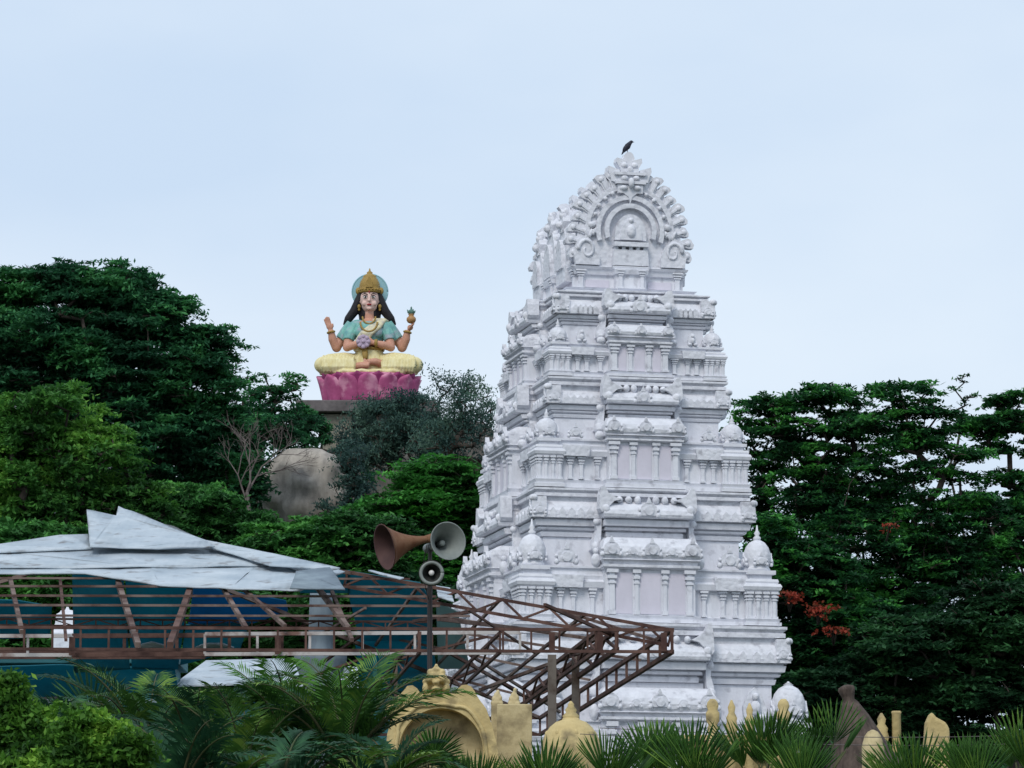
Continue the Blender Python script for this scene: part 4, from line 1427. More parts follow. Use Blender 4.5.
# bright layered trees between the hill and the tower
tree('tree', 'bright green flat layered tree beside the left edge of the tower', 'tree',
     [(450, 478, 44, 13), (430, 505, 60, 20), (462, 525, 40, 26), (405, 530, 50, 24), (470, 570, 34, 34), (420, 565, 60, 30)], 136, M['leaf_layer'], cr=1.15, dens=5.5, per=300, leaf=(.27, .11), flat=.26, jit=.3, tr=.2)
tree('tree', 'mid green tree below the boulder, above the broken roof', 'tree',
     [(335, 540, 46, 20), (370, 550, 44, 30), (290, 555, 50, 26), (340, 580, 60, 26)], 130, M['leaf_mid'], cr=.8, dens=6.0, per=240, leaf=(.24, .11), flat=.4, jit=.35, tr=.25)
tree('tree', 'leafy green tree behind the roof peak, left of the boulder', 'tree',
     [(190, 515, 46, 28), (235, 540, 40, 20), (160, 545, 60, 30), (235, 575, 60, 30), (100, 570, 60, 24)], 134, M['leaf_mid'], cr=.75, dens=5.2, per=240, leaf=(.22, .10), flat=.6, jit=.5, tr=.22)
tree('tree', 'dark tree low behind the left end of the broken roof', 'tree',
     [(30, 560, 70, 30), (100, 600, 90, 40), (20, 620, 60, 40), (20, 664, 90, 34), (140, 664, 80, 30), (200, 610, 80, 30), (300, 620, 70, 34)], 122, M['leaf_mid'], cr=.9, dens=4.4, per=240, leaf=(.26, .12), flat=.5, jit=.4, tr=.25)
tree('tree', 'dark tree low behind the roof frame next to the tower', 'tree',
     [(390, 620, 70, 36), (450, 640, 50, 40), (330, 680, 90, 50), (420, 700, 70, 40)], 124, M['leaf_low'], cr=.9, dens=4.4, per=240, leaf=(.26, .12), flat=.5, jit=.4, tr=.25)

# right side
tree('tree', 'broad dark tree rising right behind the white tower', 'tree',
     [(795, 408, 36, 10), (770, 432, 30, 14), (840, 398, 40, 8), (835, 425, 50, 14), (800, 455, 56, 14), (860, 450, 40, 12), (800, 500, 66, 34), (860, 505, 60, 28), (745, 415, 12, 9)],
     142, M['leaf_right'], cr=.85, dens=3.5, per=210, leaf=(.25, .10), flat=.34, jit=.35, tr=.26)
tree('tree', 'wide layered dark green tree in the middle of the right wood', 'tree',
     [(900, 396, 42, 8), (935, 412, 36, 9), (890, 425, 40, 10), (915, 445, 44, 12), (905, 472, 50, 10), (955, 455, 22, 8), (948, 478, 20, 6), (950, 502, 44, 10), (880, 560, 76, 48), (930, 590, 70, 52), (950, 535, 60, 30)],
     138, M['leaf_right'], cr=.85, dens=3.5, per=190, leaf=(.25, .10), flat=.34, jit=.35, tr=.26)
tree('tree', 'dark tree at the right edge with sky showing between limbs', 'tree',
     [(1005, 400, 26, 8), (1000, 425, 34, 10), (1015, 452, 30, 9), (975, 432, 20, 10), (1012, 480, 26, 10), (985, 505, 40, 10), (1010, 560, 44, 50), (1030, 530, 30, 40)],
     146, M['leaf_right'], cr=.8, dens=3.6, per=210, leaf=(.27, .11), flat=.40, jit=.35, tr=.22)
tree('tree', 'thin twiggy treetop standing above the right wood', 'tree',
     [(966, 378, 8, 6), (964, 395, 12, 8), (960, 415, 16, 10)], 150, M['leaf_right'], cr=.35, dens=5, per=36, leaf=(.20, .08), tr=.05)
tree('tree', 'low dark tree with red flower sprays beside the tower foot', 'tree',
     [(800, 590, 52, 48), (815, 650, 56, 42), (770, 560, 26, 40), (850, 640, 60, 44)], 130, M['leaf_right'], cr=.9, dens=4.6, per=270, leaf=(.25, .11), flat=.4, jit=.3, tr=.2)
tree('tree', 'dark tree low in the right corner behind the yellow posts', 'tree',
     [(930, 660, 76, 42), (1000, 640, 60, 50), (880, 710, 80, 40), (980, 720, 80, 40), (800, 710, 60, 36)], 126, M['leaf_low'], cr=.95, dens=4.0, per=270, leaf=(.26, .12), flat=.35, jit=.3, tr=.3)
for i, (px, py, rx, ry, lb) in enumerate([(787, 599, 10, 5, 'upper red blossom spray at the tower edge'), (817, 613, 12, 7, 'largest red blossom spray in the dark low tree'), (833, 632, 9, 5, 'lower red blossom spray right of the tower'), (894, 528, 6, 4, 'small faint red blossom spray high in the wood')]):
    cl = blobs_to_clumps([(px, py, rx, ry)], 125 if i < 3 else 131, .4, .3, 10)
    cen = np.concatenate([clump_points(c_, .42, 34 if i < 3 else 12, .5, 5) for c_ in cl])
    oo = empty('blossom_spray', tuple(cen.mean(0)))
    q = quads_obj('petals', leaves_at(cen, .7, .13, .09) - cen.mean(0), M['red'], oo)
    tm = MB()
    c0 = cen.mean(0)
    for c_ in cl:
        tm.tube([(0, .8, -.4), tuple((c_ - c0) * .5), tuple(c_ - c0)], [.03, .02, .01], 4, cap=False)
    tm.build('twigs', M['bark'], oo, fix=False)
    tag(oo, lb, 'blossoms', 'red blossom sprays in the right wood')

# scrub that covers the hill itself
n = 150000
xs = rng.uniform(-60, 70, n)
ys = rng.uniform(128, 215, n)
hz = np.array([terrain(a_, b_) for a_, b_ in zip(xs[:n // 10], ys[:n // 10])])
cen = []
for i in range(n // 10):
    if hz[i] < 1.0: continue
    hh = rng.uniform(.4, 1.6)
    m = 12
    cen.append(np.stack([xs[i] + rng.normal(0, .6, m), ys[i] + rng.normal(0, .6, m), hz[i] + rng.uniform(0, hh, m)], 1))
cen = np.concatenate(cen)
o = quads_obj('hill_scrub', leaves_at(cen, .5, .45, .22), M['leaf_low'])
tag(o, 'dense dark scrub covering the hillside', 'scrub', kind='stuff')


# ------------------------------------------------------------------ the ruined shed: a square hip-roof frame
TIP = P(672, 630, 66)
ZE = TIP.z
AP = P(118, 531, 76)                       # apex
BK = RP(540, 718, Vector((0, 0, ZE)), Vector((0, 0, 1)))
side = (BK - TIP)
LF = TIP + Vector((2 * (AP.x - TIP.x) - 1.0, .0, 0))
LB = LF + side
shed = empty('ruined_shed', (AP.x, AP.y, 0))
tag(shed, 'ruined shed with a rusty open roof frame and torn white roof sheets', 'shed')
so = Vector(shed.location)
FN = (LF - TIP).cross(AP - TIP).normalized()
BN = (LB - BK).cross(AP - BK).normalized()


def sb(mb, name, mt, parent=None):
    if parent is None:
        parent = shed
    mb.v = [tuple(Vector(v) - so) for v in mb.v]
    return mb.build(name, mt, parent)


def truss(a, b, dep, wd, n, mt, name='truss', webs='v', dz=Vector((0, 0, -1)), wmat=None):
    mb = MB()
    a = Vector(a); b = Vector(b)
    mb.bar(a, b, wd)
    mb.bar(a + dz * dep, b + dz * dep, wd)
    for i in range(n + 1):
        p = a.lerp(b, i / n)
        if webs in 'vx' or i in (0, n):
            mb.bar(p, p + dz * dep, wd * .7)
        if webs in 'zx' and i < n:
            q = a.lerp(b, (i + 1) / n)
            if i % 2: mb.bar(p, q + dz * dep, wd * .6)
            else: mb.bar(p + dz * dep, q, wd * .6)
    return sb(mb, name, mt)


# eave trusses
truss(P(-60, 627, 66), TIP, .36, .05, 26, M['rust'], 'eave_truss')
truss(P(205, 634, 67), P(520, 632.5, 67), .34, .06, 6, M['oldwhite'], 'inner_truss').__setitem__('label', 'flaking white painted inner truss')
truss(P(-60, 636, 67), P(72, 636, 67), .32, .06, 3, M['oldwhite'], 'inner_truss')
truss(P(72, 636, 67.2), P(282, 635, 67.2), .32, .075, 4, M['rust'], 'inner_truss')
truss(TIP, BK, .36, .07, 14, M['rust'], 'side_truss', 'v')
truss(LF, LB, .36, .07, 14, M['rust'], 'side_truss', 'v')
truss(LB, BK, .36, .06, 18, M['rust'], 'back_truss', 'z')
# receding trusses inside the frame
sdir = side.normalized()
for px, py, L_, wd in ((617, 630, 15, .075), (596, 632, 12, .06), (500, 633, 17, .05), (420, 633, 17, .05)):
    a = P(px, py, 66.4)
    truss(a, a + sdir * L_, .32, wd, 9, M['rust'], 'cross_truss', 'z')
# lighter far members seen through the frame
for a, b, wd in ((P(600, 640, 70), P(430, 616, 76), .06), (P(640, 660, 74), P(440, 630, 80), .05), (P(590, 680, 80), P(400, 640, 82), .05), (P(560, 705, 84), P(380, 660, 84), .05),
                 (P(470, 655, 78), P(560, 712, 84), .05), (P(600, 636, 68), P(570, 652, 70), .08), (P(655, 640, 67), P(560, 610, 70), .05), (P(480, 690, 78), P(600, 645, 70), .06)):
    mb = MB(); mb.bar(a, b, wd); sb(mb, 'brace', M['rust2'])
random.seed(11)
for i in range(12):
    x0_ = random.uniform(350, 560); y0_ = random.uniform(600, 690)
    Y0 = 68 + (y0_ - 630) * .2 + random.uniform(0, 4)
    a = P(x0_, y0_, Y0); b = P(x0_ + random.choice([-1, 1]) * random.uniform(40, 110), y0_ + random.uniform(12, 45), Y0 + random.uniform(2, 5))
    mb = MB(); mb.bar(a, b, random.uniform(.035, .06)); sb(mb, 'brace', M[random.choice(['rust', 'rust', 'rust2'])])
truss(P(-60, 652, 70), P(205, 652, 70), .10, .05, 8, M['rust'], 'gutter_rail')
truss(P(-60, 618, 72), P(430, 622, 72), .12, .035, 22, M['rust'], 'hanging_rail', 'x')
# gusset plates where the bars meet
for px, py, Y in ((552, 640, 66), (600, 640, 66), (278, 643, 66.9), (430, 640, 65.9), (664, 640, 65.95), (72, 644, 66.9)):
    c_ = P(px, py, Y)
    mb = MB(); mb.box(c_.x - .05, c_.x + .05, c_.y - .012, c_.y + .012, c_.z - .19, c_.z + .12); sb(mb, 'gusset_plate', M['rust'])
# hip rafters as trusses
hipdz = Vector((0, 0, -1))
truss(TIP, TIP.lerp(AP, .55), .26, .055, 14, M['rust'], 'hip_truss', 'z', Vector((-.25, 0, -1)).normalized())
DN = Vector((0, .3, -.25))
mb = MB(); mb.bar(TIP.lerp(AP, .54), AP + DN, .07); sb(mb, 'hip_rafter', M['rust2'])
mb = MB(); mb.bar(LF, AP + DN, .07); sb(mb, 'hip_rafter', M['rust2'])
mb = MB(); mb.bar(BK, AP + DN, .07); sb(mb, 'hip_rafter', M['rust2'])
mb = MB(); mb.bar(LB, AP + DN, .07); sb(mb, 'hip_rafter', M['rust2'])
# purlins of the front slope
for y0, y1, x1, wd, mt in ((578, 579, 410, .035, 'rust2'), (586, 587, 432, .04, 'rust2'), (595.5, 596.5, 436, .04, 'rust2'), (605, 606, 440, .04, 'rust2'), (615.5, 616, 470, .035, 'rust2')):
    a = RP(-60, y0, TIP, FN); b = RP(x1, y1, TIP, FN)
    mb = MB(); mb.bar(a, b, wd); sb(mb, 'purlin', M[mt])
for t in (.14, .28, .42):
    a = TIP.lerp(AP, t); b = BK.lerp(AP, t)
    mb = MB(); mb.bar(a, b, .05); sb(mb, 'purlin', M['rust2'])
# common rafters of the front slope (seen from below)
for p, q, wd, mt in (((10, 578), (22, 632), .07, 'rust2'), ((118, 582), (138, 645), .09, 'rust2'), ((190, 590), (170, 645), .10, 'rust'), ((224, 590), (246, 628), .07, 'rust2'), ((240, 586), (285, 626), .06, 'rust2'),
                     ((318, 588), (348, 628), .08, 'rust2'), ((332, 592), (352, 640), .06, 'rust2'), ((60, 578), (66, 640), .05, 'rust')):
    a = RP(*p, TIP + Vector((0, .25, 0)), FN); b = RP(*q, TIP + Vector((0, .25, 0)), FN)
    mb = MB(); mb.bar(a, b, wd); sb(mb, 'rafter', M[mt])


# roof sheets: thin folded metal lying on (or torn off) the slopes
def sheet(pts, plane, mt, name='roof_sheet', off=0.0, th=.025, lift=None, label=None, bow=.0):
    p0, nn = plane
    nn = nn if nn.z > 0 else -nn
    V = [RP(x, y, p0 + nn * off, nn) for x, y in pts]
    if lift:
        for i, dv in lift.items(): V[i] = V[i] + Vector(dv)
    bm = bmesh.new()
    vv = [bm.verts.new(v - so) for v in V]
    bm.faces.new(vv)
    bmesh.ops.triangulate(bm, faces=bm.faces)
    for _ in range(3):
        bmesh.ops.subdivide_edges(bm, edges=bm.edges, cuts=1)
    for v in bm.verts:
        v.co += nn * (.015 + bow * .6) * (noise.noise(v.co * .9 + Vector((off * 9, 0, 0))) + .4 * noise.noise(v.co * 2.7))
    for f in bm.faces: f.smooth = True
    me = bpy.data.meshes.new(name)
    bm.to_mesh(me); bm.free()
    me.materials.append(mt)
    o = bpy.data.objects.new(name, me)
    C.objects.link(o)
    o.parent = shed
    s = o.modifiers.new('t', 'SOLIDIFY'); s.thickness = th
    if label: o['label'] = label
    return o


FP = (TIP, FN)
BP = (BK, BN)
sheet([(-60, 556), (0, 545), (60, 536), (88, 535), (92, 550), (0, 553)], FP, M['sheet'], off=.10)
sheet([(-60, 552), (0, 552), (120, 549), (220, 547), (285, 559), (268, 566), (140, 568), (-60, 568)], FP, M['sheet'], off=.06, bow=.03)
sheet([(-60, 566), (60, 565), (150, 567), (262, 562), (330, 567), (345, 572), (325, 580), (300, 591), (230, 590), (160, 586), (85, 575), (0, 574), (-60, 576)], FP, M['sheet'], off=.02, bow=.04)
sheet([(87, 513), (116, 516), (118, 509), (124, 509), (205, 541), (215, 548), (125, 548), (90, 549)], FP, M['sheet'], off=.20, bow=.05, lift={0: (0, -.1, .05), 2: (0, 0, .05)}, label='upright torn white sheet at the roof peak')
sheet([(200, 540), (285, 557), (340, 569), (330, 571), (270, 566), (212, 549)], FP, M['sheet'], off=.14)
sheet([(296, 572), (330, 569), (345, 590), (290, 590)], FP, M['greycol'], off=.26, bow=.05, label='pale blue grey curled sheet corner')
sheet([(368, 571), (372, 571), (404, 579), (400, 580.5)], FP, M['sheet'], off=.1)
sheet([(436, 587), (450, 589), (454, 603), (438, 598)], FP, M['sheet'], off=-.1)
# underside of the back slope: teal and blue sheets with gaps
sheet([(72, 560), (122, 560), (130, 668), (74, 672)], BP, M['teal'])
sheet([(124, 560), (192, 566), (178, 668), (132, 668)], BP, M['teal'], off=.03)
sheet([(194, 584), (286, 600), (288, 610), (254, 622), (188, 626)], BP, M['blue'], off=.05, label='deep blue sheet among the teal ones')
sheet([(-60, 596), (18, 600), (52, 606), (50, 636), (-60, 640)], BP, M['teal'])
sheet([(186, 624), (250, 622), (240, 648), (180, 664)], BP, M['teal'])
sheet([(345, 570), (420, 582), (432, 600), (430, 640), (360, 640), (350, 600)], BP, M['teal'], off=.02)
sheet([(-60, 668), (60, 664), (175, 668), (178, 690), (-60, 700)], BP, M['teal'], off=.02)
sheet([(355, 640), (432, 640), (440, 690), (360, 690)], BP, M['teal'], off=.04)
sheet([(436, 600), (458, 612), (470, 668), (438, 668)], BP, M['glasssheet'], off=.04, label='grey green fibreglass sheet near the speaker pole')
sheet([(138, 648), (142, 643), (152, 641), (164, 644), (168, 648)], BP, M['sheet'], off=-.3)
sheet([(192, 648), (206, 643), (222, 643), (234, 647)], BP, M['sheet'], off=-.3)
sheet([(300, 575), (350, 570), (350, 592), (300, 592)], BP, M['teal'], off=.02)
# posts
for px, py, Y, nm, mt, wd in ((552, 655, 70, 'post', 'post', .15), (575.5, 655, 72, 'post', 'post', .14), (375, 655, 78, 'post', 'teal', .07), (396, 655, 76, 'post', 'rust2', .06), (-30, 655, 70, 'post', 'post', .15)):
    a = P(px, py, Y)
    mb = MB(); mb.bar(a, (a.x, a.y, 0), wd); sb(mb, nm, M[mt])
gc = MB()
c0 = P(321, 600, 80)
zz = lambda py: P(321, py, 80).z
mp_ = 80 / F
gc.lathe([(.30, 0), (.26, zz(715)), (.24, zz(700)), (26 * mp_, zz(662)), (26.5 * mp_, zz(655)), (13 * mp_, zz(650)), (12.5 * mp_, zz(640)), (11.5 * mp_, zz(600)), (11 * mp_, zz(592)), (4 * mp_, zz(588))], Matrix.Translation((c0.x, c0.y, 0)), 24)
tag(gc.build('column', M['greycol']), 'grey blue round column with a flared capital inside the shed', 'column')

# small white shrine seen through the frame
sh = MB()
c0 = P(67, 640, 92)
k_ = 92 / F
rq = lambda h, z: [(c0.x - h, c0.y - h, z), (c0.x + h, c0.y - h, z), (c0.x + h, c0.y + h, z), (c0.x - h, c0.y + h, z)]
zz = lambda py: P(67, py, 92).z
sh.loft([rq(14 * k_, 0), rq(14 * k_, zz(634)), rq(12 * k_, zz(631)), rq(12 * k_, zz(626)), rq(11 * k_, zz(625)), rq(10 * k_, zz(615)), rq(7 * k_, zz(613)), rq(6 * k_, zz(611)), rq(2 * k_, zz(610)), rq(1 * k_, zz(607))])
tag(sh.build('small_shrine', M['lime']), 'small stepped white shrine seen through the left of the roof frame', 'shrine')

# teal building low at the left, behind the palms
bd = empty('teal_building', (P(60, 700, 89).x, 89, 0))
x0 = P(-80, 700, 89).x - bd.location.x; x1 = P(172, 700, 89).x - bd.location.x
zt_ = P(60, 653, 89).z
mb = MB(); mb.box(x0, x1, 0, 2.2, 0, zt_ - .25); mb.build('wall', M['teal_wall'], bd)
mb = MB(); mb.box(x0 - .15, x1 + .15, -.25, 2.4, zt_ - .25, zt_); mb.build('roof', M['teal_wall'], bd, bevel=.02)
for i in range(6):
    z = zt_ - .85 - i * .26
    mb = MB(); mb.box(x0 + 1.4, x1 - .3, -.06, .02, z, z + .07); mb.build('wall_band', M['greycol'], bd)
mb = MB()
cx = P(42, 700, 89).x - bd.location.x
mb.prism([(cx - .55, zt_ - 1.6), (cx + .55, zt_ - 1.6)] + [(cx + .55 * math.cos(PI * i / 10), zt_ - .95 + .4 * math.sin(PI * i / 10)) for i in range(11)], lambda u, v, t: (u, t, v), -.03, .02)
mb.build('window', M['horn_dark'], bd)
tag(bd, 'low teal painted building behind the palms in the lower left', 'building')

# low store with a sloping pale sheet roof behind the frame
st_ = empty('low_store', (P(240, 680, 91).x, 91, 0))
so2 = Vector(st_.location)
for (pa, pb, pc, pd) in (((172, 687), (286, 684), (284, 660), (206, 662)), ((286, 686), (420, 690), (410, 672), (284, 664))):
    mb = MB()
    q = [P(*pa, 90.2), P(*pb, 90.2), P(*pc, 95.5), P(*pd, 95.5)]
    mb.loft([[p_ - so2 for p_ in q], [p_ - so2 + Vector((0, 0, .04)) for p_ in q]])
    mb.build('roof_sheet', M['sheet'], st_)
mb = MB()
mb.box(P(176, 700, 90.6).x - so2.x, P(416, 700, 90.6).x - so2.x, -.3, 4.2, 0, P(230, 690, 90.4).z)
mb.build('wall', M['teal_wall'], st_)
tag(st_, 'low teal store with a sloping pale sheet roof behind the roof frame', 'building')

# ------------------------------------------------------------------ loudspeaker pole
LY = 62.0
pp = P(430, 560, LY)
mb = MB()
mb.tube([(pp.x, pp.y, 0), (pp.x, pp.y, P(430, 545, LY).z)], .032, 10)
pb = P(430, 690, LY)
mb.tube([(pp.x, pp.y, 0), (pp.x, pp.y, P(430, 585, LY).z)], .042, 10)
for py in (541, 573):
    q = P(430, py, LY)
    mb.tube([(q.x - .12, q.y, q.z), (q.x + .12, q.y, q.z)], .022, 8)
tag(mb.build('speaker_pole', M['dark']), 'thin dark pole carrying three horn loudspeakers above the yellow arch', 'pole')


def horn(label, mouth_px, throat_px, Ym, Yt, rpx, mt_out, mt_in, reflex=True):
    m = P(*mouth_px, Ym); t = P(*throat_px, Yt)
    ax = (m - t)
    L = ax.length
    rot = ax.to_track_quat('Z', 'Y').to_matrix().to_4x4()
    root = empty('horn_loudspeaker', t)
    Mx = rot
    r = rpx * Ym / F
    o = MB()
    n = 12
    outp = [(r * (.14 + .86 * (i / n) ** 2.1), L * i / n) for i in range(n + 1)]
    inn = [(max(.01, a - .012), z) for a, z in outp]
    prof = outp + [(r * 1.03, L * 1.0), (r * 1.03, L * 1.015), (r * .98, L * 1.015)] + inn[::-1][0:-2]
    vs = []
    N = 32
    for a_, z in prof:
        for k in range(N):
            an = 2 * PI * k / N
            vs.append(Mx @ Vector((a_ * math.cos(an), a_ * math.sin(an), z)))
    mm = len(prof)
    fs = [(i * N + k, i * N + (k + 1) % N, (i + 1) * N + (k + 1) % N, (i + 1) * N + k) for i in range(mm - 1) for k in range(N)]
    nout = (n + 1 + 1) * N
    o.add(vs, fs[:nout], True)
    o.build('bell', mt_out, root)
    o = MB()
    o.add(vs, fs[nout - N:], True)
    o.build('bell_lining', mt_in, root)
    o = MB()
    o.lathe([(r * .18, -L * .32), (r * .26, -L * .3), (r * .27, -L * .06), (r * .2, -L * .02), (r * .17, L * .12)], Mx, 20)
    o.build('driver', mt_out, root)
    if reflex:
        o = MB()
        o.lathe([(r * .09, L * .15), (r * .11, L * .5), (r * .16, L * .62), (r * .15, L * .68), (r * .05, L * .7)], Mx, 18)
        o.build('tone_arm', mt_in, root)
    o = MB()
    o.tube([(0, 0, 0), tuple(P(430, (mouth_px[1] + throat_px[1]) / 2, LY) - t)], .016, 6)
    o.build('bracket', M['dark'], root)
    tag(root, label, 'loudspeaker', 'horn loudspeakers on the pole')
    return root


horn('rusty brown horn loudspeaker pointing left', (385, 547), (432, 538), 61.55, 61.9, 23, M['horn_rust'], M['horn_in'], False)
horn('large grey horn loudspeaker with its mouth tilted to the right', (448, 541), (432, 547), 61.45, 62.0, 19.0, M['horn_grey'], M['horn_grey'])
h3 = horn('smallest grey horn loudspeaker, lowest on the pole, facing forward', (431.5, 573), (431, 572), 61.45, 61.8, 12.6, M['horn_grey'], M['horn_dark'])
mb = MB(); mb.ball((0, 0, 0), .045, 12, 8)
q = mb.build('dust_cap', M['whitepaint'], h3); q.location = P(431.5, 573, 61.5) - Vector(h3.location)
# pale inner lip of the small horn
mb = MB()
c_ = P(431.5, 573, 61.44) - Vector(h3.location)
mb.tube([tuple(c_ + Vector((.165 * math.cos(2 * PI * i / 32), 0, .165 * math.sin(2 * PI * i / 32)))) for i in range(33)], .028, 8)
mb.build('mouth_ring', M['horn_grey'], h3)

mb = MB()
a = P(436, 548, 61.8); b = P(433, 584, 61.9)
mb.tube([a.lerp(b, t / 12) + Vector((.10 * math.sin(PI * t / 12), -.03, -.04 * math.sin(PI * t / 12))) for t in range(13)], .007, 6)
a = P(427, 545, 61.8); b = P(429, 600, 61.9)
mb.tube([a.lerp(b, t / 12) + Vector((-.07 * math.sin(PI * t / 12), -.03, 0)) for t in range(13)], .007, 6)
tag(mb.build('speaker_cable', M['dark']), 'thin dark cables looping down the loudspeaker pole', 'cable')

# ------------------------------------------------------------------ yellow gateway arch
AY = 58.0
arch = empty('yellow_arch', (P(441, 740, AY).x, AY, 0))
ao = Vector(arch.location)
mpx = AY / F
zA = lambda py: P(441, py, AY).z
xA = lambda px: P(px, 730, AY).x - ao.x
outer = [(500, 800), (499, 765), (497, 745), (492, 725), (486, 708), (478, 698), (474, 690), (470, 685), (463, 684), (458, 688), (456, 694), (448, 693), (441, 692), (428, 693), (421, 695), (418, 689), (412, 685), (406, 686), (403, 692), (396, 697), (385, 705), (384, 712), (392, 716), (387, 735), (385, 765), (384, 800)]
inner = [(483, 800), (483, 765)] + [(441 + 42 * math.cos(R(a_)), 750 - 42 * math.sin(R(a_))) for a_ in range(0, 181, 9)] + [(399, 765), (399, 800)]
poly = outer + inner[::-1]
mb = MB()
fnA = lambda u, v, t: Vector((xA(u), t, zA(v)))
# strip between inner and outer outlines
no, ni = len(outer), len(inner)
steps = 60


def resample(L_, n_):
    d = [0]
    for i in range(1, len(L_)): d.append(d[-1] + math.dist(L_[i], L_[i - 1]))
    out_ = []
    for k in range(n_ + 1):
        s = d[-1] * k / n_
        j = max(i for i in range(len(d)) if d[i] <= s + 1e-9)
        j = min(j, len(L_) - 2)
        f_ = (s - d[j]) / (d[j + 1] - d[j])
        out_.append((L_[j][0] + (L_[j + 1][0] - L_[j][0]) * f_, L_[j][1] + (L_[j + 1][1] - L_[j][1]) * f_))
    return out_


Ro, Ri = resample(outer, steps), resample(inner, steps)
rings = []
for k in range(steps + 1):
    rings.append([fnA(*Ro[k], 0), fnA(*Ri[k], 0), fnA(*Ri[k], .5), fnA(*Ro[k], .5)])
mb.loft(rings)
mb.build('arch_band', M['yellow'], arch)
Rm = [((a_[0] * .25 + b_[0] * .75), (a_[1] * .25 + b_[1] * .75)) for a_, b_ in zip(Ro, Ri)]
mb = MB()
mb.tube([fnA(*p_, -.01) for p_ in Rm[4:-4]], .03, 8)
mb.build('moulding', M['yellow'], arch)
mb = MB()
mb.prism(inner, fnA, .42, .48)
mb.build('recess', M['cream'], arch)
mb = MB()
zz0 = zA(800)
mb.box(xA(383), xA(501), 0, .5, 0, zz0 + .005)
mb.build('pier_wall', M['yellow'], arch)
# worn lion mask on the crown of the arch
cr = MB()
for (px, py, rx, ry, yy) in [(436, 686, 10, 8, 0), (436, 677, 9, 7, -.05), (429, 679, 4.5, 5, -.12), (443, 679, 4.5, 5, -.12), (436, 670, 5, 4, -.02), (430, 672, 3.5, 4, 0), (442, 672, 3.5, 4, 0), (426, 688, 4, 6, -.05), (446, 688, 4, 6, -.05), (436, 683, 3.5, 3, -.17), (436, 689, 5, 2.4, -.15), (425, 681, 3, 3, 0), (447, 681, 3, 3, 0), (436, 666, 2, 3, 0)]:
    cr.ball(fnA(px, py, .12 + yy), (rx * mpx, .13, ry * mpx), 10, 8)
remesh(cr, 'crown_mask', M['yellow'], arch, .014, 1)
tag(arch, 'yellow plaster horseshoe arch with a worn mask carved on its crown', 'arch')

# plain wall block right of the arch
mb = MB()
xa, xb = P(497, 740, 59.5).x, P(532, 740, 59.5).x
zt_ = P(515, 705, 59.5).z
mb.box(xa, xb, 59.3, 60.4, 0, zt_)
o = mb.build('wall_block', M['cream'], bevel=.015)
tag(o, 'plain cream wall block between the arch and the bell shaped dome', 'wall')
for px, hh, lb in ((497, 13, 'left worn cream figure on top of the wall block'), (514, 15, 'right worn cream figure on top of the wall block')):
    mb = MB()
    c_ = P(px, 705, 60.6)
    k_ = 60.6 / F
    for dx, dz, rx, rz in ((0, 2, 7, 3), (0, 5, 5, 4), (-3, 6, 2.5, 3), (3, 7, 2.5, 3), (0, 10, 3.5, 3), (1, hh, 2, 2.5)):
        mb.ball(c_ + Vector((dx * k_, 0, dz * k_)), (rx * k_, .07, rz * k_), 10, 8)
    mb.box(c_.x - .09, c_.x + .09, c_.y - .07, c_.y + .07, 0, c_.z + .04)
    o = remesh(mb, 'worn_figure', M['cream'], None, .018, 2)
    tag(o, lb, 'figure', 'worn figures on the wall block')

# bell dome kiosk
KY = 57.0
c_ = P(571, 740, KY)
k_ = KY / F
zz = lambda py: P(571, py, KY).z
kd = empty('bell_dome', (c_.x, c_.y, 0))
mb = MB()
mb.lathe([(28 * k_, 0), (28 * k_, zz(768)), (30 * k_, zz(760)), (29.5 * k_, zz(748)), (28 * k_, zz(740)), (25.5 * k_, zz(733)), (23 * k_, zz(730)), (21 * k_, zz(727)), (15 * k_, zz(722)), (9 * k_, zz(720)), (8 * k_, zz(718))], n=32, rib=.006, nr=8)
dome = mb.build('dome', M['yellow'], kd)
mb = MB()
mb.lathe([(6.5 * k_, zz(721)), (8.5 * k_, zz(716)), (5 * k_, zz(712.5)), (6 * k_, zz(710)), (3 * k_, zz(706)), (3.4 * k_, zz(704.5)), (.8 * k_, zz(701))], n=20)
mb.build('finial', M['yellow'], kd)
mb = MB()
for i in range(8):
    a_ = 2 * PI * i / 8 + .2
    mb.ball((24 * k_ * math.cos(a_), 24 * k_ * math.sin(a_), zz(735)), (.04, .04, .06), 8, 6)
mb.build('dome_bosses', M['yellow'], kd)
tag(kd, 'yellow bell shaped dome with a small pointed finial', 'dome')


